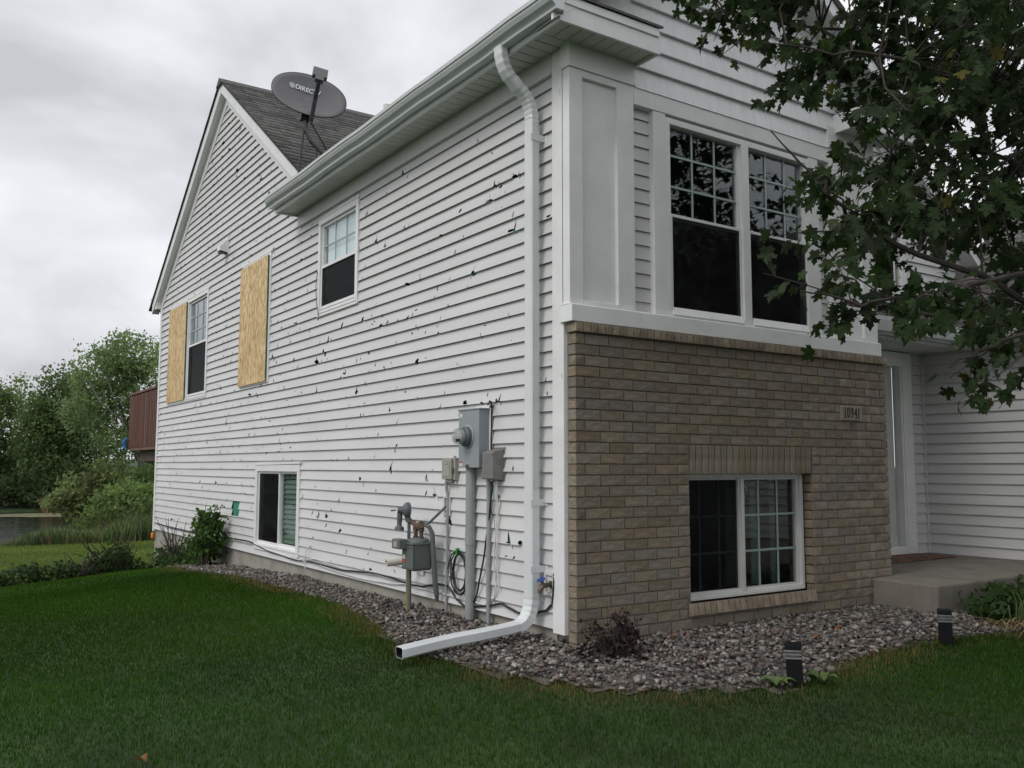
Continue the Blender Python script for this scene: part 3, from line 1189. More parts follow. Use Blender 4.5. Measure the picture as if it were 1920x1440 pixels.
for a, b in ((.717, .838), (2.41, 2.532)):
    MB().box(a, b, .022, .10, 2.188, 3.638).build("window_casing", 'trim', HOUSE, bevel=.003)
MB().box(.535, 2.672, .016, .10, 3.638, 3.765).build("frieze_board", 'trim', HOUSE, bevel=.003)
for a, b in ((.535, .717), (2.532, 2.672)):
    z = 2.165
    while z < 3.636:
        board(upw, FR, a, b, z, min(EX, 3.638 - z) if z + EX > 3.638 else EX - .0006, [], o0=-.075, lean=.014)
        z += EX
gexp = .157
z = 3.758
while z < 5.3:
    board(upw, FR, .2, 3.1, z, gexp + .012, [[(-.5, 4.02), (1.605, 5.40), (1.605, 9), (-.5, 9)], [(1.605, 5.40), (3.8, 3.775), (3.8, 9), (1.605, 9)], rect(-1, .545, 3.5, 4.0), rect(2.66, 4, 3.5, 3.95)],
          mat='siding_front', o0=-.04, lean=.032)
    z += gexp
# rake of the front gable (board, soffit, fascia)
for sg in (1, -1):
    def gp(x, y, z):
        return (x if sg > 0 else 3.32 - x, y, z)
    sl = .70
    zx = lambda x: 4.261 + sl * (x - .361)
    MB().prism([gp(-.12, .02, zx(-.12)), gp(1.66, .02, zx(1.66)), gp(1.66, .02, zx(1.66) + .13), gp(-.12, .02, zx(-.12) + .13)], (0, .04, 0)).build("rake_frieze", 'trim', HOUSE)
    MB().prism([gp(-.34, -.225, zx(-.34) + .125), gp(1.66, -.225, zx(1.66) + .125), gp(1.66, -.225, zx(1.66) + .29), gp(-.34, -.225, zx(-.34) + .29)], (0, .022, 0)).build("rake_fascia", 'trim', HOUSE)
    MB().prism([gp(-.3, -.203, zx(-.3) + .128), gp(1.66, -.203, zx(1.66) + .128), gp(1.66, -.203, zx(1.66) + .138), gp(-.3, -.203, zx(-.3) + .138)], (0, .225, 0)).build("rake_soffit", 'soffit', HOUSE)
    # boxed eave return
    x0, x1 = -.263, .545
    rb = MB()
    p = [gp(x0, -.20, 3.925), gp(x1, -.20, 3.925)]
    a, b = min(p[0][0], p[1][0]), max(p[0][0], p[1][0])
    rb.box(a, b, -.222, -.20, 3.905, 4.03)
    rb.box(a, b, -.235, -.20, 4.02, 4.075)
    if sg > 0:
        rb.box(b, b + .02, -.222, .06, 3.905, 4.06)
    else:
        rb.box(a - .02, a, -.222, .06, 3.905, 4.06)
    ret = rb.build("eave_return", 'trim', HOUSE, bevel=.003)
    q = a
    while q < b - .02:
        MB().box(q, min(q + .094, b), -.20, .015, 3.925, 3.94).build("soffit_panel", 'soffit', ret, bevel=.003)
        q += .1
    sh = MB()
    sh.prism([(a - .02, -.25, 4.078), (a - .02, .05, 4.20), (a - .02, .05, 4.215), (a - .02, -.25, 4.095)], (b - a + .045, 0, 0))
    setcol(sh.build("return_shingles", 'shingle', ret), (.8, .8, .8))


# ------------------------------------------------------------------ windows
def window(F, a, b, c, d, name="window", label=None, casing=.05, proud=.03, inset=-.02, panes=(), room=1.0, mat='pvc', sill=True):
    """frame round a,b,c,d; panes: list of dict(rect, nv, nh, screen, blinds)"""
    mb = MB()
    mb.mbox(F, a, b, c, c + casing, inset - .05, proud)
    mb.mbox(F, a, b, d - casing, d, inset - .05, proud)
    mb.mbox(F, a, a + casing, c + casing, d - casing, inset - .05, proud)
    mb.mbox(F, b - casing, b, c + casing, d - casing, inset - .05, proud)
    w = mb.build(name, mat, HOUSE, bevel=.003)
    if label:
        w["label"] = label
    if sill:
        mb = MB()
        mb.hexa([F(a + .02, c + casing - .012, inset), F(b - .02, c + casing - .012, inset), F(b - .02, c + casing - .03, proud + .006), F(a + .02, c + casing - .03, proud + .006),
                 F(a + .02, c + casing + .012, inset), F(b - .02, c + casing + .012, inset), F(b - .02, c + casing - .014, proud + .006), F(a + .02, c + casing - .014, proud + .006)])
        mb.build("sill", mat, w)
    for p in panes:
        pa, pb, pc, pd = p['r']
        t = p.get('t', .028)
        dep = p.get('o', inset)
        sm = MB()
        sm.mbox(F, pa, pb, pc, pc + t, dep - .03, dep + .008)
        sm.mbox(F, pa, pb, pd - t, pd, dep - .03, dep + .008)
        sm.mbox(F, pa, pa + t, pc + t, pd - t, dep - .03, dep + .008)
        sm.mbox(F, pb - t, pb, pc + t, pd - t, dep - .03, dep + .008)
        sm.build("sash", mat, w, bevel=.002)
        MB().mbox(F, pa + t, pb - t, pc + t, pd - t, dep - .016, dep - .012).build("pane", 'glass', w)
        nv, nh = p.get('nv', 0), p.get('nh', 0)
        A, B, C, D = pa + t, pb - t, pc + t, pd - t
        for i in range(nv):
            s = A + (B - A) * (i + 1) / (nv + 1)
            MB().mbox(F, s - .008, s + .008, C, D, dep - .0115, dep - .006).build("muntin", p.get('gm', 'muntin'), w)
        for i in range(nh):
            z = C + (D - C) * (i + 1) / (nh + 1)
            MB().mbox(F, A, B, z - .008, z + .008, dep - .0112, dep - .0045).build("muntin", p.get('gm', 'muntin'), w)
        if p.get('screen'):
            MB().mbox(F, A - .004, B + .004, C - .004, D + .004, dep + .001, dep + .003).build("screen", 'screen', w)
        if p.get('blinds'):
            z = C + .01
            while z < D:
                sl = MB()
                hh = p['blinds'] * .86
                sl.hexa([F(A, z, dep - .045), F(B, z, dep - .045), F(B, z, dep - .042), F(A, z, dep - .042), F(A, z + hh, dep - .068), F(B, z + hh, dep - .068), F(B, z + hh, dep - .065), F(A, z + hh, dep - .065)])
                sl.build("blind_slat", 'blind', w)
                z += p['blinds']
        if p.get('shade') is not None:
            MB().mbox(F, A, B, C + (D - C) * p['shade'], D, dep - .05, dep - .045).build("roller_shade", 'shade', w)
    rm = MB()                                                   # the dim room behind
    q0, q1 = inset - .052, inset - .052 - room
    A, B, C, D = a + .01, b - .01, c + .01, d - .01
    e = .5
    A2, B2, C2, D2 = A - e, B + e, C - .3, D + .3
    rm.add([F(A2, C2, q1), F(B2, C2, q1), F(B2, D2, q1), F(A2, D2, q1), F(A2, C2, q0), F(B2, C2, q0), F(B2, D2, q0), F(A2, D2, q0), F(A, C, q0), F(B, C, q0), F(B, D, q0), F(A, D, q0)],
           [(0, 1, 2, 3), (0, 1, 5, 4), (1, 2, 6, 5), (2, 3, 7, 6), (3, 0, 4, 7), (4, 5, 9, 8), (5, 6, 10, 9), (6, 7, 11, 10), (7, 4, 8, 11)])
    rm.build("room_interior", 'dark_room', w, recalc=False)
    return w


def double_hung(a, b, c, d, mid, nv, nh, **kw):
    return [dict(r=(a, b, mid - .0, d), nv=nv, nh=nh, t=.026, o=kw.get('o', -.02), shade=kw.get('shade'), blinds=kw.get('ub')),
            dict(r=(a, b, c, mid + .03), screen=True, t=.03, o=kw.get('o', -.02) + .012)]


a, b, c, d = SIDEWIN['bed']
wb = window(SIDE, a, b, c, d, casing=.06, inset=-.004, panes=double_hung(a + .058, b - .058, c + .075, d - .062, 3.185, 2, 1, shade=.0, o=-.004), label="upper side window with sky in its upper sash")
MB().tube([(-.042, b - .03, 3.16), (-.046, b - .005, 3.0), (-.046, b - .03, 2.84), (-.042, b - .065, 2.74), (-.04, b - .075, 2.68)], .004, 5).build("loose_wire", 'black', wb)
mb = MB()
mb.prism([(-.034, a - .01, d + .0), (-.034, b + .0, d - .006), (-.034, b, d + .004), (-.034, (a + b) / 2, d + .022), (-.034, a - .015, d + .028)], (.03, 0, 0))
mb.build("bent_head_flashing", 'pvc', wb)
a, b, c, d = SIDEWIN['board']
wv = window(SIDE, a, b, c, d, casing=.06, panes=double_hung(a + .06, b - .06, c + .07, d - .07, 2.9, 2, 2), label="side window hidden behind a tall strand board sheet")
MB().mbox(SIDE, a - .02, b + .02, d, d + .02, .0, .034).build("head_flashing", 'pvc', wv)
a, b, c, d = SIDEWIN['twin']
mid = (a + b) / 2
wt = window(SIDE, a, b, c, d, casing=.055, inset=-.004, panes=double_hung(a + .052, mid - .035, c + .07, d - .06, 2.93, 2, 2, o=-.004) + double_hung(mid + .035, b - .065, c + .075, d - .075, 2.93, 2, 2),
            label="twin side window, one half boarded up")
MB().mbox(SIDE, mid - .04, mid + .04, c + .06, d - .06, -.06, .028).build("mullion", 'pvc', wt)
MB().mbox(SIDE, a - .02, b + .01, d, d + .018, .0, .034).build("head_flashing", 'pvc', wt)
a, b, c, d = SIDEWIN['base']
mid = a + (b - a) * .47
wz = window(SIDE, a, b, c, d, casing=.075, inset=-.006, panes=[dict(r=(a + .072, mid + .015, c + .08, d - .075), blinds=.055, t=.026, o=-.010), dict(r=(mid - .01, b - .072, c + .08, d - .075), screen=True, t=.026, o=-.003)],
            label="basement sliding window in the side wall")
mb = MB()
mb.prism([(-.036, a - .03, d + .012), (-.036, b, d - .004), (-.036, b + .02, d + .014), (-.036, (a + b) / 2, d + .024), (-.036, a - .03, d + .034)], (.03, 0, 0))
mb.build("bent_head_flashing", 'pvc', wz)

# front twin window
a, b, c, d = UW
FU = FFRONT(0.04)
panes = []
for (pa, pb) in ((.885, 1.622), (1.700, 2.40)):
    panes += [dict(r=(pa, pb, 2.885, 3.61), nv=2, nh=2, t=.02, o=-.018), dict(r=(pa, pb, 2.215, 2.925), screen=True, t=.022, o=-.004)]
wf = window(FU, a, b, c, d, casing=.045, proud=.018, inset=-.015, panes=panes, label="large twin front window with grilles in its upper sashes", sill=False)
mb = MB()
mb.mbox(FU, 1.622, 1.700, c + .04, d - .012, -.06, .020)
mb.prism([FU(1.622, c + .04, .020), FU(1.661, c - .002, .020), FU(1.700, c + .04, .020)], (0, .05, 0))
mb.build("mullion", 'pvc', wf, bevel=.003)
for (pa, pb) in ((a + .05, 1.605), (1.72, b - .05)):
    mb = MB()
    mb.hexa([FU(pa, c + .004, .012), FU(pb, c + .004, .012), FU(pb, c + .05, -.03), FU(pa, c + .05, -.03), FU(pa, c + .012, .03), FU(pb, c + .012, .03), FU(pb, c + .066, .01), FU(pa, c + .066, .01)])
    mb.build("sill", 'pvc', wf)

# front basement window
a, b, c, d = LWIN
FL = FFRONT(0.09)
mid = 1.63
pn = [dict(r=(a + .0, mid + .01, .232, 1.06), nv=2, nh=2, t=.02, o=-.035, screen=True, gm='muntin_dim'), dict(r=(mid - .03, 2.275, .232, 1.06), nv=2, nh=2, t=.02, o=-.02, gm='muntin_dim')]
wl = window(FL, a - .02, 2.305, .20, 1.09, casing=.033, proud=.012, inset=-.02, mat='almond', panes=pn, label="lower front sliding window set in the brick")
MB().mbox(FL, mid - .02, mid + .012, .235, 1.055, -.03, .006).build("mullion", 'almond', wl, bevel=.002)
for xa, xb, yy_ in ((1.80, 1.92, .42), (2.02, 2.12, .36), (2.18, 2.24, .30), (1.3, 1.42, .45)):
    MB().box(xa, xb, yy_, yy_ + .01, .22, 1.05).build("curtain", 'curtain', wl)
MB().tube([(1.78 + .05 * math.cos(t), .22, .95 + .045 * math.sin(t)) for t in np.linspace(0.3, 5.2, 14)], .004, 6).build("cord_loop", 'white_wire', wl)

# ------------------------------------------------------------------ entry, garage and upper wing on the right
GX, EY = 5.5, 1.0
GS = FSIDE(GX)
EF = FFRONT(EY)
gw = sheet(HOUSE, GS, -7.0, EY, .2, 2.40, [], 'sheath', -.012, "garage_wall")
MB().box(5.504, 5.7, -7.0, 1.0, -.9, .25).build("foundation", 'concrete', HOUSE)
z = .243
while z < 2.34:
    board(gw, GS, -7.0, EY - .03, z, .1035, [], flip=True, bow=.0015)
    z += .104
ew = sheet(HOUSE, EF, 3.3, 7.4, -.3, 5.2, [[(3.0, 4.0), (4.3, 5.02), (6.6, 3.20), (9, 2.5), (9, 9), (3, 9)], rect(4.08, 5.22, 2.88, 3.78), rect(4.2, 5.15, .2, 2.25)], 'sheath', -.012, "entry_wall")
z = .243
while z < 2.34:
    board(ew, EF, 5.27, GX - .02, z, .1035, [])
    z += .104
MB().box(GX - .035, GX, EY - .035, EY, .24, 2.34).build("inside_corner_trim", 'siding', HOUSE)
z = 2.55
UWIN2 = rect(4.15, 5.15, 2.93, 3.74)
while z < 5.0:
    board(ew, EF, 3.35, 7.3, z, EX - .0006, [UWIN2, [(3.2, 4.0), (4.3, 4.98), (6.6, 3.161), (9, 1.6), (9, 9), (3, 9)]])
    z += EX
w2 = window(EF, 4.15, 5.26, 2.88, 3.78, casing=.10, panes=[dict(r=(4.25, 5.10, 3.32, 3.66), nv=2, nh=1, t=.025), dict(r=(4.25, 5.10, 2.97, 3.35), screen=True, t=.025, o=-.01)],
            label="small upper window above the entry")
mb = MB()
mb.prism([(4.3, .96, 4.90), (6.6, .96, 3.08), (6.6, .96, 3.22), (4.3, .96, 5.04)], (0, .03, 0))
mb.build("rake_frieze", 'trim', HOUSE)
mb = MB()
mb.prism([(4.3, .78, 5.01), (6.6, .78, 3.19), (6.6, .78, 3.34), (4.3, .78, 5.16)], (0, .02, 0))
mb.prism([(4.3, .80, 5.02), (6.6, .80, 3.20), (6.6, .80, 3.21), (4.3, .80, 5.03)], (0, .18, 0))
mb.build("rake_fascia", 'trim', HOUSE)
roof_shingles("roof", (6.75, .76, 3.24), (0, 1, 0), (-1, 0, .79), 4.0, 3.12, HOUSE, tab=.6)
# entry eave
MB().box(3.3, 5.24, .47, .495, 2.36, 2.50).build("entry_fascia", 'alum', HOUSE)
esof = MB().box(3.3, 5.5, .47, EY, 2.365, 2.375).build("entry_soffit", 'trim', HOUSE)
q = 3.34
while q < 5.45:
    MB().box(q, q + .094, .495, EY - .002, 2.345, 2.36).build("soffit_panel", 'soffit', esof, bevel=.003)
    q += .1
pr = [(.47, 2.52), (.47, 2.40), (.395, 2.40), (.375, 2.44), (.355, 2.49), (.352, 2.52), (.362, 2.525)]
mb = MB()
for x in (3.3, 4.2, 5.20):
    mb.v += [(x, y_, z_) for y_, z_ in pr]
n = len(pr)
for i in range(2):
    mb.f += [(i * n + j, i * n + j + 1, (i + 1) * n + j + 1, (i + 1) * n + j) for j in range(n - 1)]
mb.build("gutter", 'alum', HOUSE, solid=.003, recalc=False)
roof_shingles("roof", (3.3, .40, 2.53), (1, 0, 0), (0, 1, .55), 2.6, .78, HOUSE)
# garage eave, running towards the street
MB().box(5.235, 5.26, -7.0, .47, 2.33, 2.45).build("garage_fascia", 'alum', HOUSE)
MB().box(5.26, 5.5, -7.0, .47, 2.335, 2.345).build("garage_soffit", 'soffit', HOUSE)
pr = [(5.234, 2.47), (5.234, 2.35), (5.16, 2.35), (5.14, 2.39), (5.12, 2.44), (5.117, 2.47), (5.127, 2.475)]
mb = MB()
for y_ in (-7.0, -3, .36):
    mb.v += [(x_, y_, z_) for x_, z_ in pr]
for i in range(2):
    mb.f += [(i * n + j, i * n + j + 1, (i + 1) * n + j + 1, (i + 1) * n + j) for j in range(n - 1)]
mb.build("gutter", 'alum', HOUSE, solid=.003, recalc=False)
roof_shingles("roof", (5.17, -7.2, 2.49), (0, 1, 0), (1, 0, .75), 8.2, 4.2, HOUSE)
# door
mb = MB()
mb.mbox(EF, 4.12, 4.25, .24, 2.335, -.10, .025)
mb.mbox(EF, 5.115, 5.275, .24, 2.335, -.10, .025)
mb.mbox(EF, 4.25, 5.115, 2.19, 2.335, -.10, .025)
mb.mbox(EF, 4.25, 5.115, .24, .325, -.10, .03)
dfm = mb.build("door_frame", 'trim', HOUSE, bevel=.004)
MB().mbox(EF, 5.09, 5.13, .33, 2.2, -.06, .012).build("storm_door_stop", 'trim', dfm)
mb = MB()
mb.mbox(EF, 4.25, 5.09, .33, 2.19, -.12, -.085)
for z0, z1 in ((.45, 1.1), (1.25, 2.05)):
    for s0, s1 in ((4.36, 4.63), (4.72, 4.99)):
        mb.mbox(EF, s0, s1, z0, z1, -.086, -.076)
dr = mb.build("door", 'door', HOUSE, bevel=.004)
MB().lathe((4.34, EY + .085, 1.15), (0, -1, 0), [(0, .03), (.01, .03), (.02, .012), (.045, .014), (.055, .028), (.075, .026), (.082, .0)], 14).build("handle", 'brass', dr)

stoop = MB()
stoop.hexa([(3.06, -.545, -.2), (5.6, -.545, -.2), (5.6, 1.0, -.2), (3.06, 1.0, -.2), (3.06, -.545, .236), (5.6, -.545, .236), (5.6, 1.0, .243), (3.06, 1.0, .243)])
tag(stoop.build("concrete_stoop", 'stoopc', bevel=.018), "tan concrete stoop in front of the recessed entry door", "stoop")
mb = MB()
nx, ny = 14, 8
V = []
for j in range(ny + 1):
    for i in range(nx + 1):
        V.append((4.15 + 1.06 * i / nx, .53 + .40 * j / ny, .249 + random.uniform(0, .004)))
F_ = [(j * (nx + 1) + i, j * (nx + 1) + i + 1, (j + 1) * (nx + 1) + i + 1, (j + 1) * (nx + 1) + i) for j in range(ny) for i in range(nx)]
mb.add(V, F_)
tag(mb.build("doormat", 'mat', recalc=False, solid=.008), "brown patterned doormat on the concrete stoop", "doormat")

# house number
pq = thing("house_number_plaque", "stone plaque with black house number set in the brick", "plaque", (2.83, 0, 1.57))
MB().box(2.695, 2.968, -.012, .03, 1.512, 1.628).build("plate", 'plaque', pq, bevel=.003)


def text_obj(txt, name, mat, parent, mtx, size, sx=1.0, ext=.001):
    cu = bpy.data.curves.new(name, 'FONT')
    cu.body = txt
    cu.size = size
    cu.extrude = ext
    cu.offset = size * .014
    cu.align_x = 'CENTER'
    cu.align_y = 'CENTER'
    tmp = bpy.data.objects.new(name, cu)
    COL.objects.link(tmp)
    dg = bpy.context.evaluated_depsgraph_get()
    me = bpy.data.meshes.new_from_object(tmp.evaluated_get(dg))
    bpy.data.objects.remove(tmp)
    me.transform(mtx @ Matrix.Scale(sx, 4, (1, 0, 0)))
    me.materials.clear()
    me.materials.append(M[mat])
    o = bpy.data.objects.new(name, me)
    COL.objects.link(o)
    attach(o, parent)
    return o


RF = Matrix(((1, 0, 0, 0), (0, 0, -1, 0), (0, 1, 0, 0), (0, 0, 0, 1)))          # text facing -y
for ch, x in zip("10941", (2.745, 2.786, 2.834, 2.882, 2.922)):
    text_obj(ch, "numeral", 'digits', pq, Matrix.Translation((x, -.0135, 1.570)) @ RF, .118, .66)
    if ch in "14":
        MB().box(x - .014 + (.006 if ch == '4' else 0), x + .014 + (.006 if ch == '4' else 0), -.0145, -.0125, 1.5295, 1.534).build("numeral_serif", 'digits', pq)

# ------------------------------------------------------------------ boarded windows: strand board sheets
for (a, b, c, d, lab) in ((5.855, 6.905, 2.14, 3.652, "strand board sheet covering the whole middle side window"), (9.585, 10.665, 2.145, 3.65, "strand board sheet over the far half of the twin window")):
    t = thing("strand_board", lab, "board", (-.05, (a + b) / 2, c), "boards over hail broken windows")
    mb = MB()
    mb.mbox(SIDE, a + .004, b, c, d, .036, .050)
    mb.build("panel", 'osb', t)
    for q in range(6):
        for ss in (a + .04, b - .04):
            zq = c + .06 + (d - c - .12) * q / 5
            MB().lathe((-.0495, ss, zq), (-1, 0, 0), [(0, .007), (.002, .006), (.0022, 0)], 8).build("screw", 'mast', t)
    MB().mbox(SIDE, a, a + .004, c, d, .036, .050).build("painted_edge", 'green_paint', t)
    MB().mbox(SIDE, a + .0042, b, c - .003, c, .037, .049).build("painted_edge", 'osb', t)

# ------------------------------------------------------------------ things on the side wall
# dryer vent hood
vt = thing("vent_hood", "white wall vent hood with dark open mouth on the side gable", "vent", (0, 7.66, 4.05))
mb = MB()
mb.mbox(SIDE, 7.585, 7.74, 4.02, 4.24, .012, .026)
mb.build("flange", 'pvc', vt)
mb = MB()
mb.add([SIDE(7.60, 4.03, .02), SIDE(7.73, 4.03, .02), SIDE(7.73, 4.225, .02), SIDE(7.60, 4.225, .02), SIDE(7.60, 4.05, .13), SIDE(7.73, 4.05, .13), SIDE(7.73, 4.10, .13), SIDE(7.60, 4.10, .13)],
       [(2, 3, 7, 6), (4, 5, 6, 7), (0, 3, 7, 4), (1, 2, 6, 5)])
mb.build("hood", 'pvc', vt, solid=.004)
MB().mbox(SIDE, 7.606, 7.724, 4.024, 4.052, .026, .127).build("mouth", 'black', vt)

# electric meter cabinet
me_ = thing("electric_meter", "tall grey electric meter cabinet with round glass meter on siding", "electric meter", (-.06, 1.13, 1.12))
mb = MB()
mb.mbox(SIDE, .985, 1.27, 1.125, 1.548, .016, .112)
mb.build("cabinet", 'metergrey', me_, bevel=.004)
MB().mbox(SIDE, .975, 1.28, 1.546, 1.556, .010, .118).build("cabinet_top", 'metergrey', me_, bevel=.002)
MB().mbox(SIDE, .955, .985, 1.10, 1.575, .012, .024).build("backing_channel", 'pvc', me_)
MB().mbox(SIDE, .955, 1.16, 1.558, 1.578, .012, .024).build("backing_channel", 'pvc', me_)
c0 = (-.112, 1.135, 1.352)
MB().lathe(c0, (-1, 0, 0), [(0, .085), (.004, .087), (.008, .082), (.01, .074), (.012, .0)], 28).build("meter_ring", 'conduit', me_, smooth=False)
MB().lathe(c0, (-1, 0, 0), [(.01, .074), (.035, .072), (.045, .064), (.05, .06), (.052, 0)], 28).build("meter_body", 'gasdark', me_, smooth=False)
MB().lathe(c0, (-1, 0, 0), [(.05, .06), (.09, .058), (.10, .055), (.112, .045), (.116, 0)], 28).build("meter_glass", 'meterglass', me_, smooth=True)
MB().lathe(c0, (-1, 0, 0), [(.05, .05), (.085, .05), (.086, 0)], 24).build("dial_face", 'sticker', me_)
MB().mbox(SIDE, 1.10, 1.165, 1.315, 1.335, .199, .201).build("dial_display", 'black', me_)
MB().mbox(SIDE, 1.215, 1.255, 1.495, 1.522, .1125, .1135).build("label", 'sticker', me_)
MB().mbox(SIDE, 1.21, 1.252, 1.135, 1.158, .1125, .1135).build("label", 'sticker', me_)
MB().mbox(SIDE, 1.21, 1.252, 1.159, 1.17, .1125, .1136).build("label", 'red', me_)
MB().mbox(SIDE, 1.125, 1.15, 1.128, 1.148, .1125, .125).build("latch", 'rustpipe', me_)
cnd = MB()
cnd.tube([(-.05, 1.195, 1.13), (-.05, 1.195, .02)], .036, 14)
cnd.tube([(-.05, 1.195, .66), (-.05, 1.195, .56)], .039, 14)
cnd.tube([(-.05, 1.195, -.06), (-.05, 1.195, .03)], .036, 14)
cnd.build("conduit", 'conduit', me_, smooth=False)
bx = thing("utility_box", "dark grey tapered plastic cable box beside the meter cabinet", "utility box", (-.05, .87, 1.03))
mb = MB()
mb.hexa([SIDE(.80, 1.035, .014), SIDE(.95, 1.035, .014), SIDE(.945, 1.045, .112), SIDE(.805, 1.045, .112), SIDE(.80, 1.262, .014), SIDE(.95, 1.262, .014), SIDE(.945, 1.235, .112), SIDE(.805, 1.235, .112)])
mb.build("cover", 'boxgrey', bx, bevel=.008)
MB().mbox(SIDE, .79, .955, 1.03, 1.27, .010, .018).build("back_plate", 'boxgrey', bx)
MB().mbox(SIDE, .885, .905, 1.025, 1.045, .085, .108).build("screw_lug", 'conduit', bx)
MB().tube([(-.04, .965, 1.04), (-.035, .968, .90), (-.035, .972, .5), (-.032, .970, -.05)], .0165, 10).build("conduit", 'conduit', bx)
bx2 = thing("utility_box", "small beige telephone box with moulded door left of the meter", "utility box", (-.04, 1.52, 1.03))
MB().mbox(SIDE, 1.45, 1.592, 1.035, 1.195, .014, .072).build("body", 'boxbeige', bx2, bevel=.006)
MB().mbox(SIDE, 1.47, 1.58, 1.055, 1.18, .072, .076).build("door", 'boxbeige', bx2, bevel=.002)
MB().mbox(SIDE, 1.49, 1.55, 1.15, 1.182, .076, .079).build("door_tab", 'boxbeige', bx2, bevel=.001)
MB().mbox(SIDE, 1.425, 1.45, 1.03, 1.20, .012, .05).build("side_flange", 'boxbeige', bx2, bevel=.003)
MB().mbox(SIDE, 1.435, 1.455, 1.09, 1.12, .03, .068).build("clasp", 'gasdark', bx2)
MB().mbox(SIDE, 1.47, 1.56, 1.015, 1.036, .02, .055).build("cable_skirt", 'boxbeige', bx2)
MB().mbox(SIDE, 1.46, 1.485, 1.195, 1.215, .016, .03).build("mounting_tab", 'boxbeige', bx2)
MB().tube([(-.04, 1.575, 1.02), (-.036, 1.572, .95), (-.034, 1.556, .90), (-.034, 1.560, .5), (-.034, 1.575, -.05)], .0115, 8).build("conduit", 'conduit', bx2)
MB().tube([(-.03, 1.44, 1.03), (-.045, 1.43, 1.005), (-.03, 1.46, 1.0)], .004, 6).build("wire_loop", 'white_wire', bx2)
# recessed mounting plates
for (a, b, c, d, lab) in ((1.538, 1.645, .755, .908, "grey framed siding block behind the thin conduit"),):
    t = thing("mounting_block", lab, "mounting block", (-.02, (a + b) / 2, c))
    mb = MB()
    mb.mbox(SIDE, a, b, c, c + .018, .012, .03)
    mb.mbox(SIDE, a, b, d - .018, d, .012, .03)
    mb.mbox(SIDE, a, a + .025, c + .018, d - .018, .012, .03)
    mb.mbox(SIDE, b - .025, b, c + .018, d - .018, .012, .03)
    mb.build("frame", 'siding', t, bevel=.002)
    MB().mbox(SIDE, a + .02, b - .02, c + .015, d - .015, .010, .016).build("plate", 'conduit', t)

# gas meter
gm = thing("gas_meter", "green grey gas meter with regulator and rusty pipe fittings by foundation", "gas meter", (-.18, 1.75, 0))
mb = MB()
prf = []
mb.hexa([(-.27, 1.67, .335), (-.10, 1.67, .335), (-.10, 1.835, .335), (-.27, 1.835, .335), (-.27, 1.665, .56), (-.10, 1.665, .56), (-.10, 1.835, .56), (-.27, 1.835, .56)])
mb.build("body", 'gasgrey', gm, bevel=.022)
MB().box(-.285, -.085, 1.655, 1.845, .535, .55).build("flange", 'gasgrey', gm, bevel=.004)
mb = MB()
mb.box(-.278, -.268, 1.662, 1.84, .345, .53)
mb.build("front_flange", 'gasgrey', gm, bevel=.006)
for q in range(8):
    yy = 1.675 + .15 * (q % 4) / 3
    zz_ = .36 if q < 4 else .515
    MB().tube([(-.277, yy, zz_), (-.287, yy, zz_)], .006, 6).build("bolt", 'gasgrey', gm)
MB().lathe((-.18, 1.75, .555), (0, 0, 1), [(0, .085), (.015, .08), (.028, .055), (.032, 0)], 20).build("top_cover", 'gasgrey', gm)
MB().box(-.345, -.27, 1.755, 1.885, .50, .575).build("index_box", 'gasgrey', gm, bevel=.006)
MB().box(-.349, -.345, 1.79, 1.85, .515, .56).build("index_window", 'boxbeige', gm)
MB().box(-.282, -.2775, 1.78, 1.82, .425, .455).build("label", 'sticker', gm)
MB().box(-.2825, -.2775, 1.78, 1.82, .395, .418).build("label", 'red', gm)
for yy in (1.80, 1.71):
    MB().lathe((-.18, yy, .575), (0, 0, 1), [(0, .022), (.02, .022), (.022, .016), (.055, .016), (.056, .024), (.085, .024), (.086, 0)], 12).build("union", 'rustpipe', gm)
mb = MB()
mb.tube([(-.18, 1.885, .70), (-.18, 1.84, .695), (-.18, 1.80, .67), (-.18, 1.80, .64)], .021, 10)
mb.build("elbow", 'rustpipe', gm)
MB().tube([(-.18, 1.80, .665), (-.18, 1.71, .668)], .022, 10).build("cross_bar", 'rustpipe', gm)
mb = MB()
mb.lathe((-.18, 1.71, .685), (-.5, -.7, .0), [(-.035, .022), (-.01, .03), (.01, .032), (.03, .026), (.032, 0)], 14)
mb.build("valve", 'rustpipe', gm)
MB().tube([(-.18, 1.70, .685), (-.14, 1.66, .70), (-.08, 1.60, .78), (-.035, 1.575, .83)], .011, 8).build("house_line", 'gasdark', gm)
MB().tube([(-.17, 1.68, .685), (-.14, 1.655, .67), (-.12, 1.645, .62), (-.11, 1.645, .5), (-.09, 1.645, .25), (-.075, 1.648, .16), (-.06, 1.66, .10)], [.012, .016, .02, .021, .021, .021, .012], 10).build("return_pipe", 'gasgrey', gm)
MB().tube([(-.20, 1.862, .34), (-.20, 1.858, .02)], .017, 10).build("riser", 'gasgrey', gm)
MB().tube([(-.213, 1.873, .325), (-.213, 1.869, .0)], .010, 8).build("riser_sleeve", 'yellow', gm)
MB().tube([(-.19, 1.895, .56), (-.19, 1.895, .72)], .014, 8).build("inlet_pipe", 'gasdark', gm)
MB().lathe((-.20, 1.905, .79), (-.75, .35, .0), [(-.03, .03), (-.02, .058), (-.006, .062), (.006, .062), (.022, .055), (.04, .03), (.075, .022), (.08, .0)], 20).build("regulator", 'gasdark', gm)
MB().tube([(-.20, 1.905, .74), (-.19, 1.895, .70)], .024, 10).build("regulator_neck", 'gasdark', gm)
MB().tube([(-.25, 1.935, .80), (-.25, 1.94, .72), (-.25, 1.945, .68)], [.02, .022, .018], 10).build("vent_stem", 'gasdark', gm)
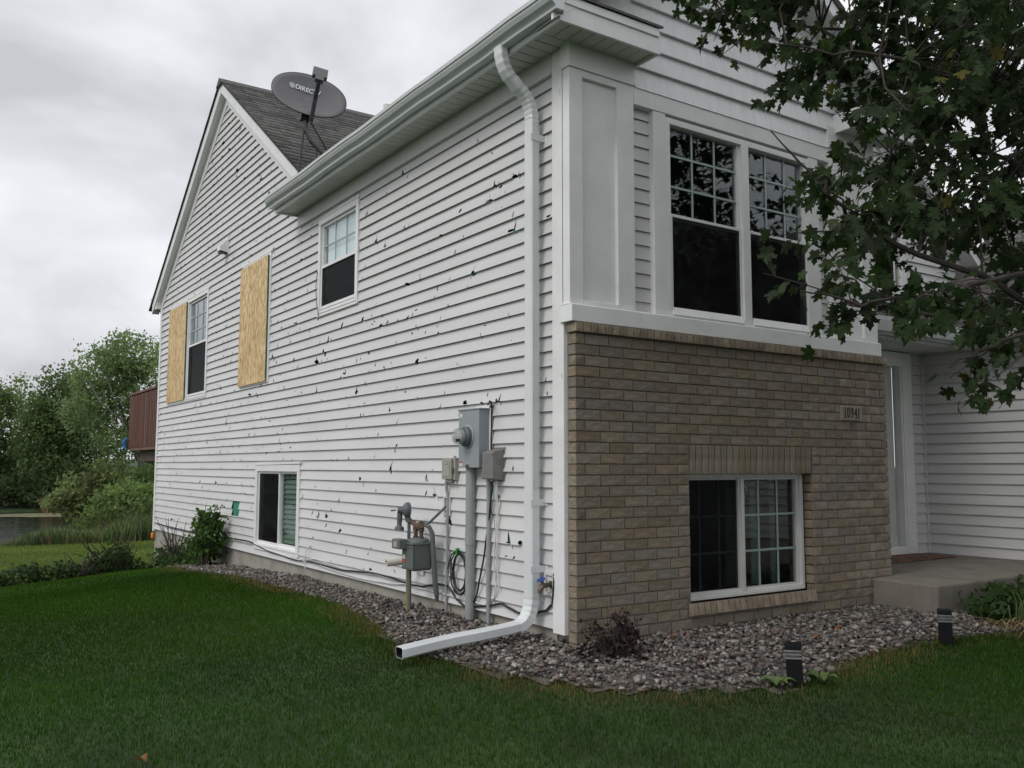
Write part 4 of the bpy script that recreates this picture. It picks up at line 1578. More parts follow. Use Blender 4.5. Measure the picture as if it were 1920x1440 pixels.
MB().lathe((-.25, 1.945, .685), (0, 0, -1), [(0, .018), (.02, .022), (.03, .036), (.055, .040), (.057, 0)], 14).build("vent_cup", 'gasdark', gm)
MB().tube([(-.285, 1.94, .79), (-.32, 1.96, .785)], .006, 6).build("pin", 'mast', gm)

pv = thing("exhaust_pipe", "cream plastic exhaust pipe poking out behind the gas meter", "pipe", (0, 2.02, .37))
mb = MB()
mb.lathe((-.005, 2.02, .385), (-1, .14, -.05), [(0, .03), (.30, .03), (.30, .024), (.20, .024), (.20, 0)], 16)
mb.build("pipe", 'cream', pv, smooth=False)
MB().mbox(SIDE, 1.96, 2.08, .26, .48, .012, .022).build("wall_plate", 'siding', pv)

# hose bib in its white block
fb = thing("hose_faucet", "outdoor faucet with blue handle in a white block near the corner", "faucet", (-.02, .25, .38))
mb = MB()
a, b, c, d = .195, .308, .305, .452
mb.mbox(SIDE, a, b, c, c + .02, .012, .03)
mb.mbox(SIDE, a, b, d - .02, d, .012, .03)
mb.mbox(SIDE, a, a + .02, c + .02, d - .02, .012, .03)
mb.mbox(SIDE, b - .02, b, c + .02, d - .02, .012, .03)
mb.mbox(SIDE, a + .015, b - .015, c + .015, d - .015, .010, .014)
mb.build("block", 'siding', fb, bevel=.002)
MB().lathe((-.012, .245, .375), (-1, 0, 0), [(0, .026), (.008, .026), (.012, .014), (.06, .014), (.062, 0)], 14).build("flange", 'brass', fb)
MB().tube([(-.05, .245, .375), (-.085, .245, .37), (-.105, .247, .345), (-.11, .248, .325)], [.016, .018, .016, .014], 10).build("spout", 'brass', fb)
MB().tube([(-.08, .245, .375), (-.095, .245, .41)], .007, 8).build("stem", 'brass', fb)
hd = MB()
ax = Vector((-.4, 0, .9)).normalized()
cc = Vector((-.098, .245, .412))
a1 = ax.orthogonal().normalized()
b1 = ax.cross(a1)
ring = [cc + (a1 * math.cos(t) + b1 * math.sin(t)) * (.024 + .003 * math.cos(t * 6)) for t in np.linspace(0, 2 * math.pi, 25)]
hd.tube(ring, .0055, 6, cap=False)
for t in (0, 2.1, 4.2):
    hd.tube([cc, cc + (a1 * math.cos(t) + b1 * math.sin(t)) * .024], .005, 5)
hd.lathe(cc - ax * .005, ax, [(0, .010), (.01, .010), (.011, 0)], 8)
hd.build("handle", 'bluehandle', fb)

# cables along the foundation
cb = thing("cable_bundle", "black and white cables draped along the bottom of the siding", "cable", (-.03, 3.5, .17))


def wall_cable(pts, r, mat, name, jit=.006):
    P = []
    pts = [Vector(p) for p in pts]
    for i in range(len(pts) - 1):
        for t in np.linspace(0, 1, 6, endpoint=False):
            P.append(pts[i].lerp(pts[i + 1], t) + Vector((random.uniform(-.003, .003), 0, random.uniform(-jit, jit))))
    P.append(pts[-1])
    Q = [P[0]] + [(P[i - 1] + P[i] * 2 + P[i + 1]) / 4 for i in range(1, len(P) - 1)] + [P[-1]]
    MB().tube(Q, r, 6).build(name, mat, cb)


wall_cable([(-.03, 11.2, .20), (-.03, 9.5, .18), (-.03, 7.5, .215), (-.03, 6.3, .235), (-.03, 5.6, .17), (-.032, 4.71, .145), (-.03, 4.4, .165), (-.03, 3.6, .155), (-.03, 2.9, .195), (-.03, 2.3, .18), (-.03, 2.0, .17), (-.034, 1.7, .225), (-.034, 1.55, .225)], .009, 'black', "cable")
wall_cable([(-.026, 7.4, .208), (-.028, 6.2, .222), (-.03, 5.6, .185), (-.036, 4.72, .155), (-.03, 4.3, .16), (-.03, 3.4, .12), (-.03, 2.7, .13), (-.03, 2.2, .165), (-.03, 1.3, .155), (-.03, 1.02, .15)], .006, 'white_wire', "cable")
wall_cable([(-.028, 4.6, .175), (-.03, 4.2, .20), (-.03, 3.3, .165), (-.03, 2.8, .19), (-.03, 2.2, .16), (-.03, 1.6, .16)], .004, 'white_wire', "cable")
wall_cable([(-.03, 1.55, .225), (-.035, 1.4, .14), (-.035, 1.3, .10), (-.03, 1.05, .14), (-.03, .8, .185), (-.03, .6, .145), (-.03, .45, .16), (-.03, .28, .21), (-.03, .215, .26), (-.03, .2, .36), (-.02, .195, .42)], .008, 'black', "cable")
wall_cable([(-.06, .89, 1.03), (-.05, .90, .98), (-.04, .95, .8), (-.04, 1.02, .5), (-.04, 1.12, .2), (-.05, 1.27, .02), (-.05, 1.28, -.03)], .007, 'black', "cable")
wall_cable([(-.06, .85, 1.03), (-.035, .86, .8), (-.035, .90, .45), (-.03, .87, .25), (-.03, .93, .19)], .005, 'white_wire', "cable")
wall_cable([(-.06, .83, 1.03), (-.035, .85, .85), (-.035, .86, .4), (-.03, .84, .28)], .005, 'white_wire', "cable")
wall_cable([(-.05, .89, 1.0), (-.035, .90, .8), (-.035, .86, .45), (-.03, .90, .2), (-.03, 1.1, .03)], .0025, 'teal_wire', "cable")
wall_cable([(-.03, 4.35, .33), (-.04, 4.45, .27), (-.04, 4.5, .15), (-.04, 4.47, .08)], .004, 'white_wire', "cable")
wall_cable([(-.02, .955, 1.52), (-.03, .955, 1.60), (-.05, .94, 1.605), (-.10, .88, 1.575), (-.13, .84, 1.568)], .006, 'black', "cable", .002)
wall_cable([(-.03, .948, 1.59), (-.028, .95, 1.4), (-.028, .95, 1.25)], .006, 'black', "cable", .001)
cl = thing("coiled_cable", "coil of black cable with green connectors left of the main conduit", "cable", (-.05, 1.36, .3))
for k_ in range(4):
    ctr = Vector((-.045 - k_ * .006, 1.335 + random.uniform(-.02, .02), .34 + random.uniform(-.02, .02)))
    P = [ctr + Vector((random.uniform(-.004, .004), math.cos(t) * (.085 + .012 * k_), math.sin(t) * (.13 + .01 * k_))) for t in np.linspace(0, 2 * math.pi, 26)]
    MB().tube(P, .006, 6, cap=False).build("loop", 'black', cl)
MB().tube([(-.05, 1.52, .36), (-.055, 1.46, .47), (-.05, 1.40, .50), (-.05, 1.32, .50)], .006, 6).build("lead", 'black', cl)
MB().box(-.07, -.045, 1.355, 1.375, .475, .525).build("connector", 'greenplug', cl)
MB().tube([(-.055, 1.35, .505), (-.055, 1.31, .505), (-.05, 1.28, .46)], .007, 6).build("connector_lead", 'greenplug', cl)

oc = thing("orange_cap", "small orange cap under the far corner board", "cap", (-.02, 11.36, .0))
mb = MB()
mb.lathe((-.025, 11.36, .035), (0, 0, -1), [(0, .02), (.03, .03), (.08, .03), (.11, .012), (.112, 0)], 12)
mb.build("cap", 'orange', oc)

# roof vent pipe
rv = MB()
rv.lathe((2.03, 6.99, 5.6), (0, 0, 1), [(0, .055), (.77, .055), (.775, .05), (.70, .045), (.70, 0)], 16)
tag(rv.build("roof_vent_pipe", 'cream'), "white vent pipe standing on the grey shingle roof", "pipe")

# ------------------------------------------------------------------ satellite dish
DC = Vector((-.10, 4.50, 5.135))
dsh = thing("satellite_dish", "grey satellite dish on bent mast above the front eave", "satellite dish", (.13, 4.5, 4.45))
toc = (CAM - DC)
hz_ = Vector((toc.x, toc.y, 0)).normalized()
nrm = (hz_ + Vector((0.18, -0.05, 0)) + Vector((0, 0, .38))).normalized()
dr_ = Vector((0, 0, 1)).cross(nrm).normalized()
du_ = nrm.cross(dr_)
rl = math.radians(-9.5)
da = dr_ * math.cos(rl) + du_ * math.sin(rl)
db = -dr_ * math.sin(rl) + du_ * math.cos(rl)
RA, RB = .40, .285
vs, fs = [], []
NR, NS = 8, 48
for i in range(NR + 1):
    r = i / NR
    for j in range(NS):
        t = 2 * math.pi * j / NS
        ex_ = abs(math.cos(t)) ** .92 * math.copysign(1, math.cos(t))
        ey_ = abs(math.sin(t)) ** .92 * math.copysign(1, math.sin(t))
        vs.append(DC + da * ex_ * RA * r + db * ey_ * RB * r + nrm * (.075 * (r * r - 1)))
for i in range(NR):
    for j in range(NS):
        fs.append((i * NS + j, i * NS + (j + 1) % NS, (i + 1) * NS + (j + 1) % NS, (i + 1) * NS + j))
mb = MB()
mb.add(vs, fs)
mb.build("reflector", 'dish', dsh, smooth=True, recalc=False, solid=.006)
mb = MB()
mb.tube([vs[NR * NS + j] - nrm * .004 for j in range(NS)] + [vs[NR * NS]], .007, 6, cap=False)
mb.build("rim", 'dishdark', dsh)


def on_dish(u, v, lift=.004):
    r2_ = (u / RA) ** 2 + (v / RB) ** 2
    return DC + da * u + db * v + nrm * (.075 * (r2_ - 1) + lift)


DM = Matrix(((da.x, db.x, nrm.x, 0), (da.y, db.y, nrm.y, 0), (da.z, db.z, nrm.z, 0), (0, 0, 0, 1)))
letters = "DIRECTV"
u = -.152
for ch, wd in zip(letters, (.044, .018, .043, .038, .043, .040, .042)):
    p = on_dish(u + wd / 2, .105, .012)
    text_obj(ch, "letter", 'print', dsh, Matrix.Translation(p) @ DM, .088, .80, .0008)
    u += wd + .0005
gl = MB()
for k_ in range(6):
    v0 = -.030 + k_ * .0105
    hw = math.sqrt(max(.032 ** 2 - (v0 + .002) ** 2, 0))
    ps = [on_dish(-.192 + hw * t, .105 + v0 + .005 * (1 - t * t) * (-1), .012) for t in np.linspace(-1, 1, 7)]
    ps += [on_dish(-.192 + hw * t, .105 + v0 + .0065 - .005 * (1 - t * t), .012) for t in np.linspace(1, -1, 7)]
    gl.add(ps, [tuple(range(14))])
gl.build("globe_logo", 'print', dsh, recalc=False)
for uu, vv in ((-.07, -.03), (.05, -.03), (-.03, -.14), (.085, -.14)):
    p = on_dish(uu, vv)
    MB().lathe(p, nrm, [(0, .009), (.003, .008), (.004, 0)], 8).build("bolt", 'dish', dsh)
bot = on_dish(.06, -.285, -.05)
feed = on_dish(.055, .02, 0) + nrm * .31 + db * .0
arm = MB()
arm.rsweep([bot + db * -.04 - nrm * .0, bot + nrm * .02 - db * .02, bot.lerp(feed, .5), feed - db * .03], da, .044, .045)
arm.build("feed_arm", 'dishdark', dsh)
lnb = MB()
lc = feed + db * .05


def obox(mbx, c, hx, hy, hzz):
    P = []
    for sz in (-1, 1):
        for sx, sy in ((-1, -1), (1, -1), (1, 1), (-1, 1)):
            P.append(c + da * hx * sx + db * hy * sy + nrm * hzz * sz)
    mbx.hexa(P)


obox(lnb, lc + db * .03, .078, .06, .03)
obox(lnb, lc - db * .05, .045, .03, .03)
lnb.build("receiver", 'dish', dsh, bevel=.004)
mtop = on_dish(0, -.24, -.06)
foot = Vector((.16, 4.47, 4.425))
MB().tube([mtop + db * .12, mtop - Vector((0, 0, .05)), mtop - Vector((0, 0, .16)) + Vector((.01, 0, 0)), mtop + Vector((.06, -.01, -.26)), foot], .027, 10).build("mast", 'mast', dsh)
mb = MB()
obox(mb, mtop + nrm * .0 - db * .03, .045, .03, .03)
mb.build("clamp", 'dishdark', dsh)
MB().tube([mtop - Vector((.01, 0, .12)), Vector((-.24, 4.42, 4.14))], .011, 6).build("strut", 'dishdark', dsh)
MB().tube([bot + Vector((0, 0, -.04)), Vector((.06, 4.46, 4.60)), foot + Vector((0, 0, .02))], .008, 6).build("coax", 'black', dsh)
MB().tube([Vector((.02, 4.55, 4.60)), Vector((-.02, 4.55, 4.31))], .010, 6).build("stub_post", 'mast', dsh)
MB().tube([Vector((.0, 4.55, 4.45)), Vector((-.06, 4.54, 4.42)), Vector((-.06, 4.54, 4.36)), Vector((.0, 4.55, 4.37))], .005, 6).build("coax", 'black', dsh)
MB().box(.08, .24, 4.40, 4.54, 4.37, 4.42).build("roof_plate", 'mast', dsh)

# ------------------------------------------------------------------ rear deck
dk = thing("deck", "reddish brown deck with vertical slat railing behind the far corner", "deck", (.5, 12.5, gzf(.5, 12.5)))
MB().box(-.02, 3.2, 11.42, 13.55, 1.42, 1.47).build("floor", 'decktop', dk)
MB().box(-.045, .06, 11.42, 13.62, 2.455, 2.495).build("rail_cap", 'decktop', dk)
MB().box(.0, .04, 11.42, 13.56, 2.36, 2.45).build("rail", 'deckwood', dk)
MB().box(.0, .04, 11.42, 13.56, 1.50, 1.59).build("rail", 'deckwood', dk)
yy = 11.45
while yy < 13.5:
    MB().box(-.03, 0.0, yy, yy + .095, 1.47, 2.44).build("slat", 'deckwood', dk, bevel=.003)
    yy += .128
xx = .06
while xx < 3.1:
    MB().box(xx, xx + .095, 13.53, 13.56, 1.47, 2.44).build("slat", 'deckwood', dk)
    xx += .128
MB().box(.10, .15, 11.42, 13.2, 1.22, 1.42).build("beam", 'darkwood', dk)
MB().box(.15, 3.1, 13.0, 13.06, 1.20, 1.42).build("beam", 'darkwood', dk)
MB().box(.34, .48, 12.4, 12.54, -1.3, 1.25).build("post", 'darkwood', dk)
MB().box(2.9, 3.04, 12.9, 13.04, -1.3, 1.25).build("post", 'darkwood', dk)
bl = MB()
bl.tube([(-.06, 13.62, 1.66), (-.10, 13.66, 1.58), (-.07, 13.66, 1.50), (-.12, 13.68, 1.44)], [.02, .035, .03, .008], 7)
tag(bl.build("blue_cloth", 'blue'), "scrap of blue cloth hanging at the deck corner", "cloth")

# ------------------------------------------------------------------ gravel bed
bx_, by_ = np.meshgrid(np.arange(-1.1, 3.8, .12), np.arange(-1.5, 10.4, .12))
bx_, by_ = bx_.ravel(), by_.ravel()
k_in = inbed(bx_, by_)
cells = {}
Vb, Fb = [], []
for x, y in zip(bx_[k_in], by_[k_in]):
    q = []
    for dx, dy in ((-.06, -.06), (.06, -.06), (.06, .06), (-.06, .06)):
        key = (round(x + dx, 2), round(y + dy, 2))
        if key not in cells:
            cells[key] = len(Vb)
            Vb.append((x + dx, y + dy, gzf(x + dx, y + dy) + .006))
        q.append(cells[key])
    Fb.append(q)
gb = npmesh("gravel_bed", Vb, Fb, 'bedsoil')
tag(gb, "soil bed under the crushed rock along the house", "gravel bed", kind='structure')

ICO_V = np.array([(-1, -.8, -.7), (1, -1, -.8), (.9, 1, -.7), (-.8, .9, -.8), (-.7, -.6, .8), (.6, -.8, .9), (.8, .6, .7), (-.5, .7, 1.0)]) * .82
ICO_F = np.array([(0, 2, 1), (0, 3, 2), (4, 5, 6), (4, 6, 7), (0, 1, 5), (0, 5, 4), (1, 2, 6), (1, 6, 5), (2, 3, 7), (2, 7, 6), (3, 0, 4), (3, 4, 7)])


def stones(name, X, Y, Z, size, label):
    n = len(X)
    nv = len(ICO_V)
    J_ = ICO_V[None] * rng.uniform(.42, 1.4, (n, nv, 1))
    sc = size[:, None] * rng.uniform(.55, 1.25, (n, 3)) * np.array([1.1, .9, .6])
    J_ = J_ * sc[:, None, :]
    ang = rng.uniform(0, 6.28, n)
    tl = rng.uniform(-.6, .6, n)
    c, s = np.cos(ang), np.sin(ang)
    ct, st = np.cos(tl), np.sin(tl)
    y2 = J_[..., 1] * ct[:, None] - J_[..., 2] * st[:, None]
    z2 = J_[..., 1] * st[:, None] + J_[..., 2] * ct[:, None]
    x3 = J_[..., 0] * c[:, None] - y2 * s[:, None]
    y3 = J_[..., 0] * s[:, None] + y2 * c[:, None]
    V = np.stack([x3 + X[:, None], y3 + Y[:, None], z2 + Z[:, None]], -1).reshape(-1, 3)
    F = (ICO_F[None] + (np.arange(n) * nv)[:, None, None]).reshape(-1, 3)
    pal = np.array([[.16, .152, .150], [.21, .20, .195], [.10, .10, .102], [.27, .245, .235], [.19, .145, .13], [.36, .345, .335], [.12, .115, .112], [.22, .18, .165], [.17, .165, .15]])
    col = pal[rng.integers(0, len(pal), n)] * rng.uniform(.7, 1.25, (n, 1)) * np.array([1.02, 1.0, .95])
    col = np.repeat(col, nv, 0)
    o = npmesh(name, V, F, 'stone', None, col)
    return tag(o, label, "gravel", kind='stuff')


N = 62000
X, Y = rng.uniform(-1.1, 3.7, N), rng.uniform(-1.4, 10.3, N)
ok = inbed(X, Y) & ~((X > .02) & (Y > -.01)) & ~((X > 3.03) & (Y > -.58)) & ~((X > -.005) & (Y > .2))
X, Y = X[ok], Y[ok]
sz = rng.choice([.011, .0145, .018, .0215, .027], len(X), p=[.2, .28, .27, .17, .08])
heap = rng.uniform(0, .028, len(X))
stones("gravel", X, Y, gz(X, Y) + .012 + heap, sz, "grey and reddish crushed rock mulch around the foundation")

# ------------------------------------------------------------------ grass


def blades(name, X, Y, Z, H, Wd, col, mat, label, cat, lean=.6):
    n = len(X)
    a = rng.uniform(0, 6.28, n)
    b = rng.uniform(0, 6.28, n)
    L = H * rng.uniform(.1, lean, n)
    wx, wy = np.cos(a) * Wd / 2, np.sin(a) * Wd / 2
    lx, ly = np.cos(b) * L, np.sin(b) * L
    V = np.empty((n, 5, 3))
    V[:, 0] = np.stack([X - wx, Y - wy, Z - .004], 1)
    V[:, 1] = np.stack([X + wx, Y + wy, Z - .004], 1)
    V[:, 2] = np.stack([X + lx * .35 + wx * .8, Y + ly * .35 + wy * .8, Z + H * .6], 1)
    V[:, 3] = np.stack([X + lx * .35 - wx * .8, Y + ly * .35 - wy * .8, Z + H * .6], 1)
    V[:, 4] = np.stack([X + lx, Y + ly, Z + H * rng.uniform(.8, 1.05, n)], 1)
    i = (np.arange(n) * 5)[:, None]
    F = np.concatenate([i + np.array([[0, 1, 2]]), i + np.array([[0, 2, 3]]), i + np.array([[3, 2, 4]])], 0)
    o = npmesh(name, V.reshape(-1, 3), F, mat, None, np.repeat(col, 5, 0))
    return tag(o, label, cat, kind='stuff')


def grass_points(n, x0, x1, y0, y1):
    X, Y = rng.uniform(x0, x1, n), rng.uniform(y0, y1, n)
    hs = ((X > 0) & (Y > 0) & (X < 12) & (Y < 11.4)) | ((X > 3.0) & (Y > -.6))
    jx, jy = X + rng.normal(0, .045, n), Y + rng.normal(0, .045, n)
    ok = ~hs & ~inbed(jx, jy)
    return X[ok], Y[ok]


def bed_dist(X, Y):
    d = np.full(len(X), 9.0)
    for (x0, y0), (x1, y1) in zip(BED[1:18], BED[2:19]):
        ex, ey = x1 - x0, y1 - y0
        t = np.clip(((X - x0) * ex + (Y - y0) * ey) / (ex * ex + ey * ey), 0, 1)
        d = np.minimum(d, np.hypot(X - x0 - t * ex, Y - y0 - t * ey))
    return d


def patch(X, Y):
    return (np.sin(X * 1.9 + Y * 1.1) + np.sin(X * .8 - Y * 2.3 + 1) + np.sin(X * 3.7 + Y * 2.9 + 2) * .6) / 2.6


PX, PY = [], []
for n, (x0, x1, y0, y1) in ((440000, (-4.6, 4.6, -3.4, 1.5)), (230000, (-5.2, .2, 1.5, 6.5)), (95000, (-5.2, .2, 6.5, 10.6))):
    x, y = grass_points(n, x0, x1, y0, y1)
    PX.append(x)
    PY.append(y)
X, Y = np.concatenate(PX), np.concatenate(PY)
dd = np.hypot(X - CAM.x, Y - CAM.y)
ok = dd > 1.6
X, Y, dd = X[ok], Y[ok], dd[ok]
pt = patch(X, Y)
bd = bed_dist(X, Y)
col = np.array([.030, .078, .008]) * (1 + .30 * pt[:, None]) * (1 + .22 * patch(X * .37 + 3, Y * .37)[:, None]) * rng.uniform(.6, 1.5, (len(X), 1))
col[:, 0] *= 1 + .14 * patch(X * .7 - 2, Y * .6 + 5)
col = col * np.array([1, 1, 1]) + (rng.random((len(X), 1)) < .03) * np.array([.09, .08, .03])
fr = np.clip(1 - bd / .30, 0, 1) * (0.35 + .65 * (np.sin(X * 3.1 + Y * 2.2) > -.2)) * np.where(X > -.95, 1, .5)
dry = (rng.random(len(X)) < fr * .75)[:, None]
col = np.where(dry, np.array([.17, .135, .055]) * rng.uniform(.6, 1.3, (len(X), 1)), col)
H = rng.uniform(.013, .028, len(X)) * (1 + .2 * pt)
H *= np.where(rng.random(len(X)) < .04, 1.7, 1) * (1 + .9 * np.clip(1 - bd / .22, 0, 1))
blades("grass", X, Y, gz(X, Y), H, rng.uniform(.0018, .0034, len(X)) * np.clip(dd / 4.5, 1, 2.2), col, 'grass', "dark green lawn grass in front of and beside the house", "grass")
# lighter back lawn beyond the plant row
n = 90000
X, Y = rng.uniform(-7, 6.5, n), 10.2 + 19.5 * rng.random(n) ** 1.25
ok = ~((X > 0) & (Y < 11.4))
X, Y = X[ok], Y[ok]
pt = patch(X * .5, Y * .5)
col = np.array([.13, .18, .038]) * (1 + .2 * pt[:, None]) * rng.uniform(.7, 1.35, (len(X), 1))
col = col * np.clip(.62 + .38 * (Y[:, None] - 10.2) / 3, .62, 1.0)
blades("back_lawn_grass", X, Y, gz(X, Y), rng.uniform(.04, .075, len(X)), rng.uniform(.012, .022, len(X)), col, 'grass', "paler green grass of the back lawn down to the reeds", "grass")

# ------------------------------------------------------------------ reeds and pond edge
n = 16000
Y = rng.uniform(29.3, 34.0, n)
X = rng.uniform(-9, 9, n)
tall = .28 + .65 * np.clip((X + .5) / 4, 0, 1) + .15 * np.sin(X * 2.1)
col = np.array([.075, .115, .035]) * rng.uniform(.6, 1.4, (n, 1)) * (1 + .3 * np.sin(X * 1.3 + Y)[:, None])
col = np.where(rng.random((n, 1)) < .1, np.array([.20, .17, .07]), col)
blades("reeds", X, Y, gz(X, Y), rng.uniform(.5, 1.15, n) * tall, rng.uniform(.03, .06, n), col, 'reed', "tall green reeds along the near edge of the pond", "reeds", .5)
n = 2200
X, Y = rng.uniform(4.5, 10, n), rng.uniform(63, 66, n)
col = np.array([.24, .19, .10]) * rng.uniform(.6, 1.3, (n, 1))
blades("dry_reeds", X, Y, np.full(n, -2.0), rng.uniform(.5, 1.3, n), rng.uniform(.04, .07, n), col, 'reed', "tan dry reeds at the foot of the far bank", "reeds", .4)
mb = MB()
al = []
for i in range(40):
    t = 6.283 * i / 40
    r_ = 1 + .18 * math.sin(3 * t) + .1 * math.sin(7 * t + 1)
    al.append((5.0 + 5.5 * r_ * math.cos(t), 60.8 + 2.4 * r_ * math.sin(t), -1.99))
mb.add(al, [tuple(range(40))])
tag(mb.build("floating_algae", 'algae', recalc=False), "tan mat of floating weed near the far bank", "algae", kind='stuff')

# ------------------------------------------------------------------ foliage helpers


def leaf_cards(P, size, col, out=None, droop=.3):
    """folded diamond leaves at points P; returns V, F (quads), colours"""
    n = len(P)
    d = rng.normal(0, 1, (n, 3))
    d[:, 2] -= droop
    if out is not None:
        d += out * .8
    d /= np.linalg.norm(d, axis=1, keepdims=True)
    u_ = rng.normal(0, 1, (n, 3)) + np.array([0, 0, .8])
    s = np.cross(d, u_)
    s /= np.linalg.norm(s, axis=1, keepdims=True) + 1e-9
    nn = np.cross(s, d)
    sz = size * rng.uniform(.65, 1.35, (n, 1))
    V = np.empty((n, 4, 3))
    V[:, 0] = P
    V[:, 1] = P + d * sz * .5 + s * sz * .33 + nn * sz * .08
    V[:, 2] = P + d * sz
    V[:, 3] = P + d * sz * .5 - s * sz * .33 + nn * sz * .08
    F = np.arange(n * 4).reshape(n, 4)
    return V.reshape(-1, 3), F, np.repeat(col, 4, 0)


def clump_points(ells, nclump, per, spread):
    """points in clumps over the outer part of several ellipsoids (cx,cy,cz,rx,ry,rz)"""
    w = np.array([e_[3] * e_[4] * e_[5] for e_ in ells]) ** (2 / 3)
    w /= w.sum()
    P, K = [], []
    for e_, c_ in zip(ells, np.maximum(1, (w * nclump).astype(int))):
        d = rng.normal(0, 1, (c_, 3))
        d /= np.linalg.norm(d, axis=1, keepdims=True)
        r = rng.uniform(.35, 1.0, (c_, 1)) ** .6
        r *= rng.uniform(.8, 1.12, (c_, 1))
        ctr = np.array(e_[:3]) + d * r * np.array(e_[3:])
        q = ctr[:, None, :] + rng.normal(0, 1, (c_, per, 3)) * spread * np.array([1, 1, .7])
        P.append(q.reshape(-1, 3))
        K.append(np.repeat(rng.uniform(.72, 1.3, c_), per))
    return np.concatenate(P), np.concatenate(K)


def tree(name, label, base, ells, col, nclump, per, spread, leaf, limbs, trunk_r, bark='bark', group=None, lights=0.0):
    t = thing(name, label, "tree", base, group)
    b = Vector(base)
    tr = MB()
    ctrs = [Vector(e_[:3]) for e_ in ells]
    top = max(ctrs, key=lambda v: v.z)
    main = [b - Vector((0, 0, .4)), b.lerp(top, .3) + Vector((random.uniform(-.2, .2), random.uniform(-.2, .2), 0)), b.lerp(top, .65), top + Vector((0, 0, .3))]
    tr.tube(main, [trunk_r, trunk_r * .75, trunk_r * .45, trunk_r * .1], 8)
    for c_ in ctrs:
        st = b.lerp(top, random.uniform(.3, .55))
        tr.tube([st, st.lerp(c_, .5) + Vector((0, 0, .2)), c_ + Vector((0, 0, .4))], [trunk_r * .4, trunk_r * .25, trunk_r * .06], 6)
    for path in limbs:
        tr.tube([Vector(p) for p in path], [trunk_r * .32 * (1 - .8 * i / (len(path) - 1)) for i in range(len(path))], 7)
    tr.build("trunk", bark, t)
    P, K = clump_points(ells, nclump, per, spread)
    cc_ = np.array(col) * K[:, None] * rng.uniform(.75, 1.3, (len(P), 1))
    V, F, C_ = leaf_cards(P, leaf, cc_)
    npmesh("crown", V, F, 'leaf', t, C_)
    return t


# far bank trees
tree("leafy_tree", "broad dark green tree at the far left of the pond bank", (3.4, 80, -1.3), [(3.4, 80, 3.6, 3.6, 3, 4.8), (1.6, 79, 5.6, 2.4, 2.4, 2.6), (5.0, 80, 1.2, 2.6, 2.4, 2.2)], (.12, .175, .06), 560, 24, .36, .27, [], .22, group="trees around the pond")
tree("leafy_tree", "tall dark green tree standing over the pond", (6.2, 71, -1.3), [(6.4, 71, 5.3, 2.5, 2.5, 3.6), (4.9, 71, 3.2, 2.0, 2.2, 3.2), (7.4, 70, 3.0, 2.2, 2.2, 4.0), (6.0, 69.5, .8, 2.4, 1.8, 1.8)], (.095, .145, .053), 820, 24, .34, .26, [], .24, group="trees around the pond")
tree("leaning_tree", "grey green tree with pale leaning limbs beside the pond", (9.2, 56, -1.2),
     [(6.6, 56, 7.0, 2.0, 2.2, 1.7), (8.1, 56, 8.1, 1.9, 2.0, 1.6), (6.0, 56.5, 4.6, 1.8, 1.8, 1.6), (8.6, 56, 5.6, 2.0, 2.0, 2.2), (7.4, 55.5, 2.6, 1.7, 1.6, 1.5), (9.6, 56.5, 3.2, 1.6, 1.8, 2.0)],
     (.165, .235, .095), 700, 22, .30, .21,
     [[(9.1, 55.3, .4), (8.2, 55.0, 2.6), (7.0, 54.7, 5.2), (6.2, 54.6, 7.4)], [(8.4, 55.0, 2.2), (8.2, 54.6, 4.5), (8.4, 54.4, 7.0)], [(7.6, 54.9, 3.9), (6.2, 54.6, 5.0), (5.4, 54.5, 6.4)], [(9.2, 55.2, 1.0), (9.3, 54.8, 3.2), (8.9, 54.6, 5.2)]],
     .24, 'palebark', "trees around the pond")
tree("slender_tree", "airy light green tree rising behind the deck", (10.2, 52, -1.0), [(9.4, 52, 7.6, 1.5, 1.4, 1.5), (9.7, 52, 5.2, 1.5, 1.5, 1.5), (10.9, 52, 6.6, 1.5, 1.5, 1.9), (10.2, 52.5, 2.6, 1.7, 1.5, 1.8)], (.17, .24, .09), 230, 15, .30, .19, [], .14, group="trees around the pond")
for i, (x, y, h, lab) in enumerate(((-12, 74, 9, "rounded tree on the far bank beyond the open water"), (-26, 70, 8, "low spreading tree further along the far bank"), (16, 60, 11, "bushy tree on the bank behind the house"))):
    z = gzf(x, y)
    tree("leafy_tree", lab, (x, y, z), [(x, y, z + h * .6, 3.4, 3, h * .36), (x - 2, y, z + h * .42, 2.4, 2.4, h * .28), (x + 2.2, y, z + h * .4, 2.4, 2.4, h * .26)], (.07, .10, .04), 260, 18, .45, .42, [], .22, group="trees around the pond")


def bush(name, label, base, ells, col, nclump, per, spread, leaf, stems=8, stem_h=.6, group=None, stem_mat='twig', cat="shrub", spike=0.0, leafmat='leaf'):
    t = thing(name, label, cat, base, group)
    b = Vector(base)
    s = MB()
    for k_ in range(stems):
        e_ = random.choice(ells)
        tip = Vector(e_[:3]) + Vector((random.uniform(-1, 1) * e_[3], random.uniform(-1, 1) * e_[4], random.uniform(.0, 1) * e_[5] + spike * random.random()))
        st = b + Vector((random.uniform(-.5, .5) * e_[3], random.uniform(-.5, .5) * e_[4], -.03))
        r_ = max(.003, .012 * stem_h)
        s.tube([st, st.lerp(tip, .5) + Vector((random.uniform(-.05, .05), random.uniform(-.05, .05), .03)) * stem_h, tip], [r_, r_ * .7, r_ * .25], 5)
    s.build("stems", stem_mat, t)["kind"] = "stuff"
    P, K = clump_points(ells, nclump, per, spread)
    cc_ = np.array(col) * K[:, None] * rng.uniform(.7, 1.3, (len(P), 1))
    V, F, C_ = leaf_cards(P, leaf, cc_)
    npmesh("foliage", V, F, leafmat, t, C_)["kind"] = "stuff"
    return t


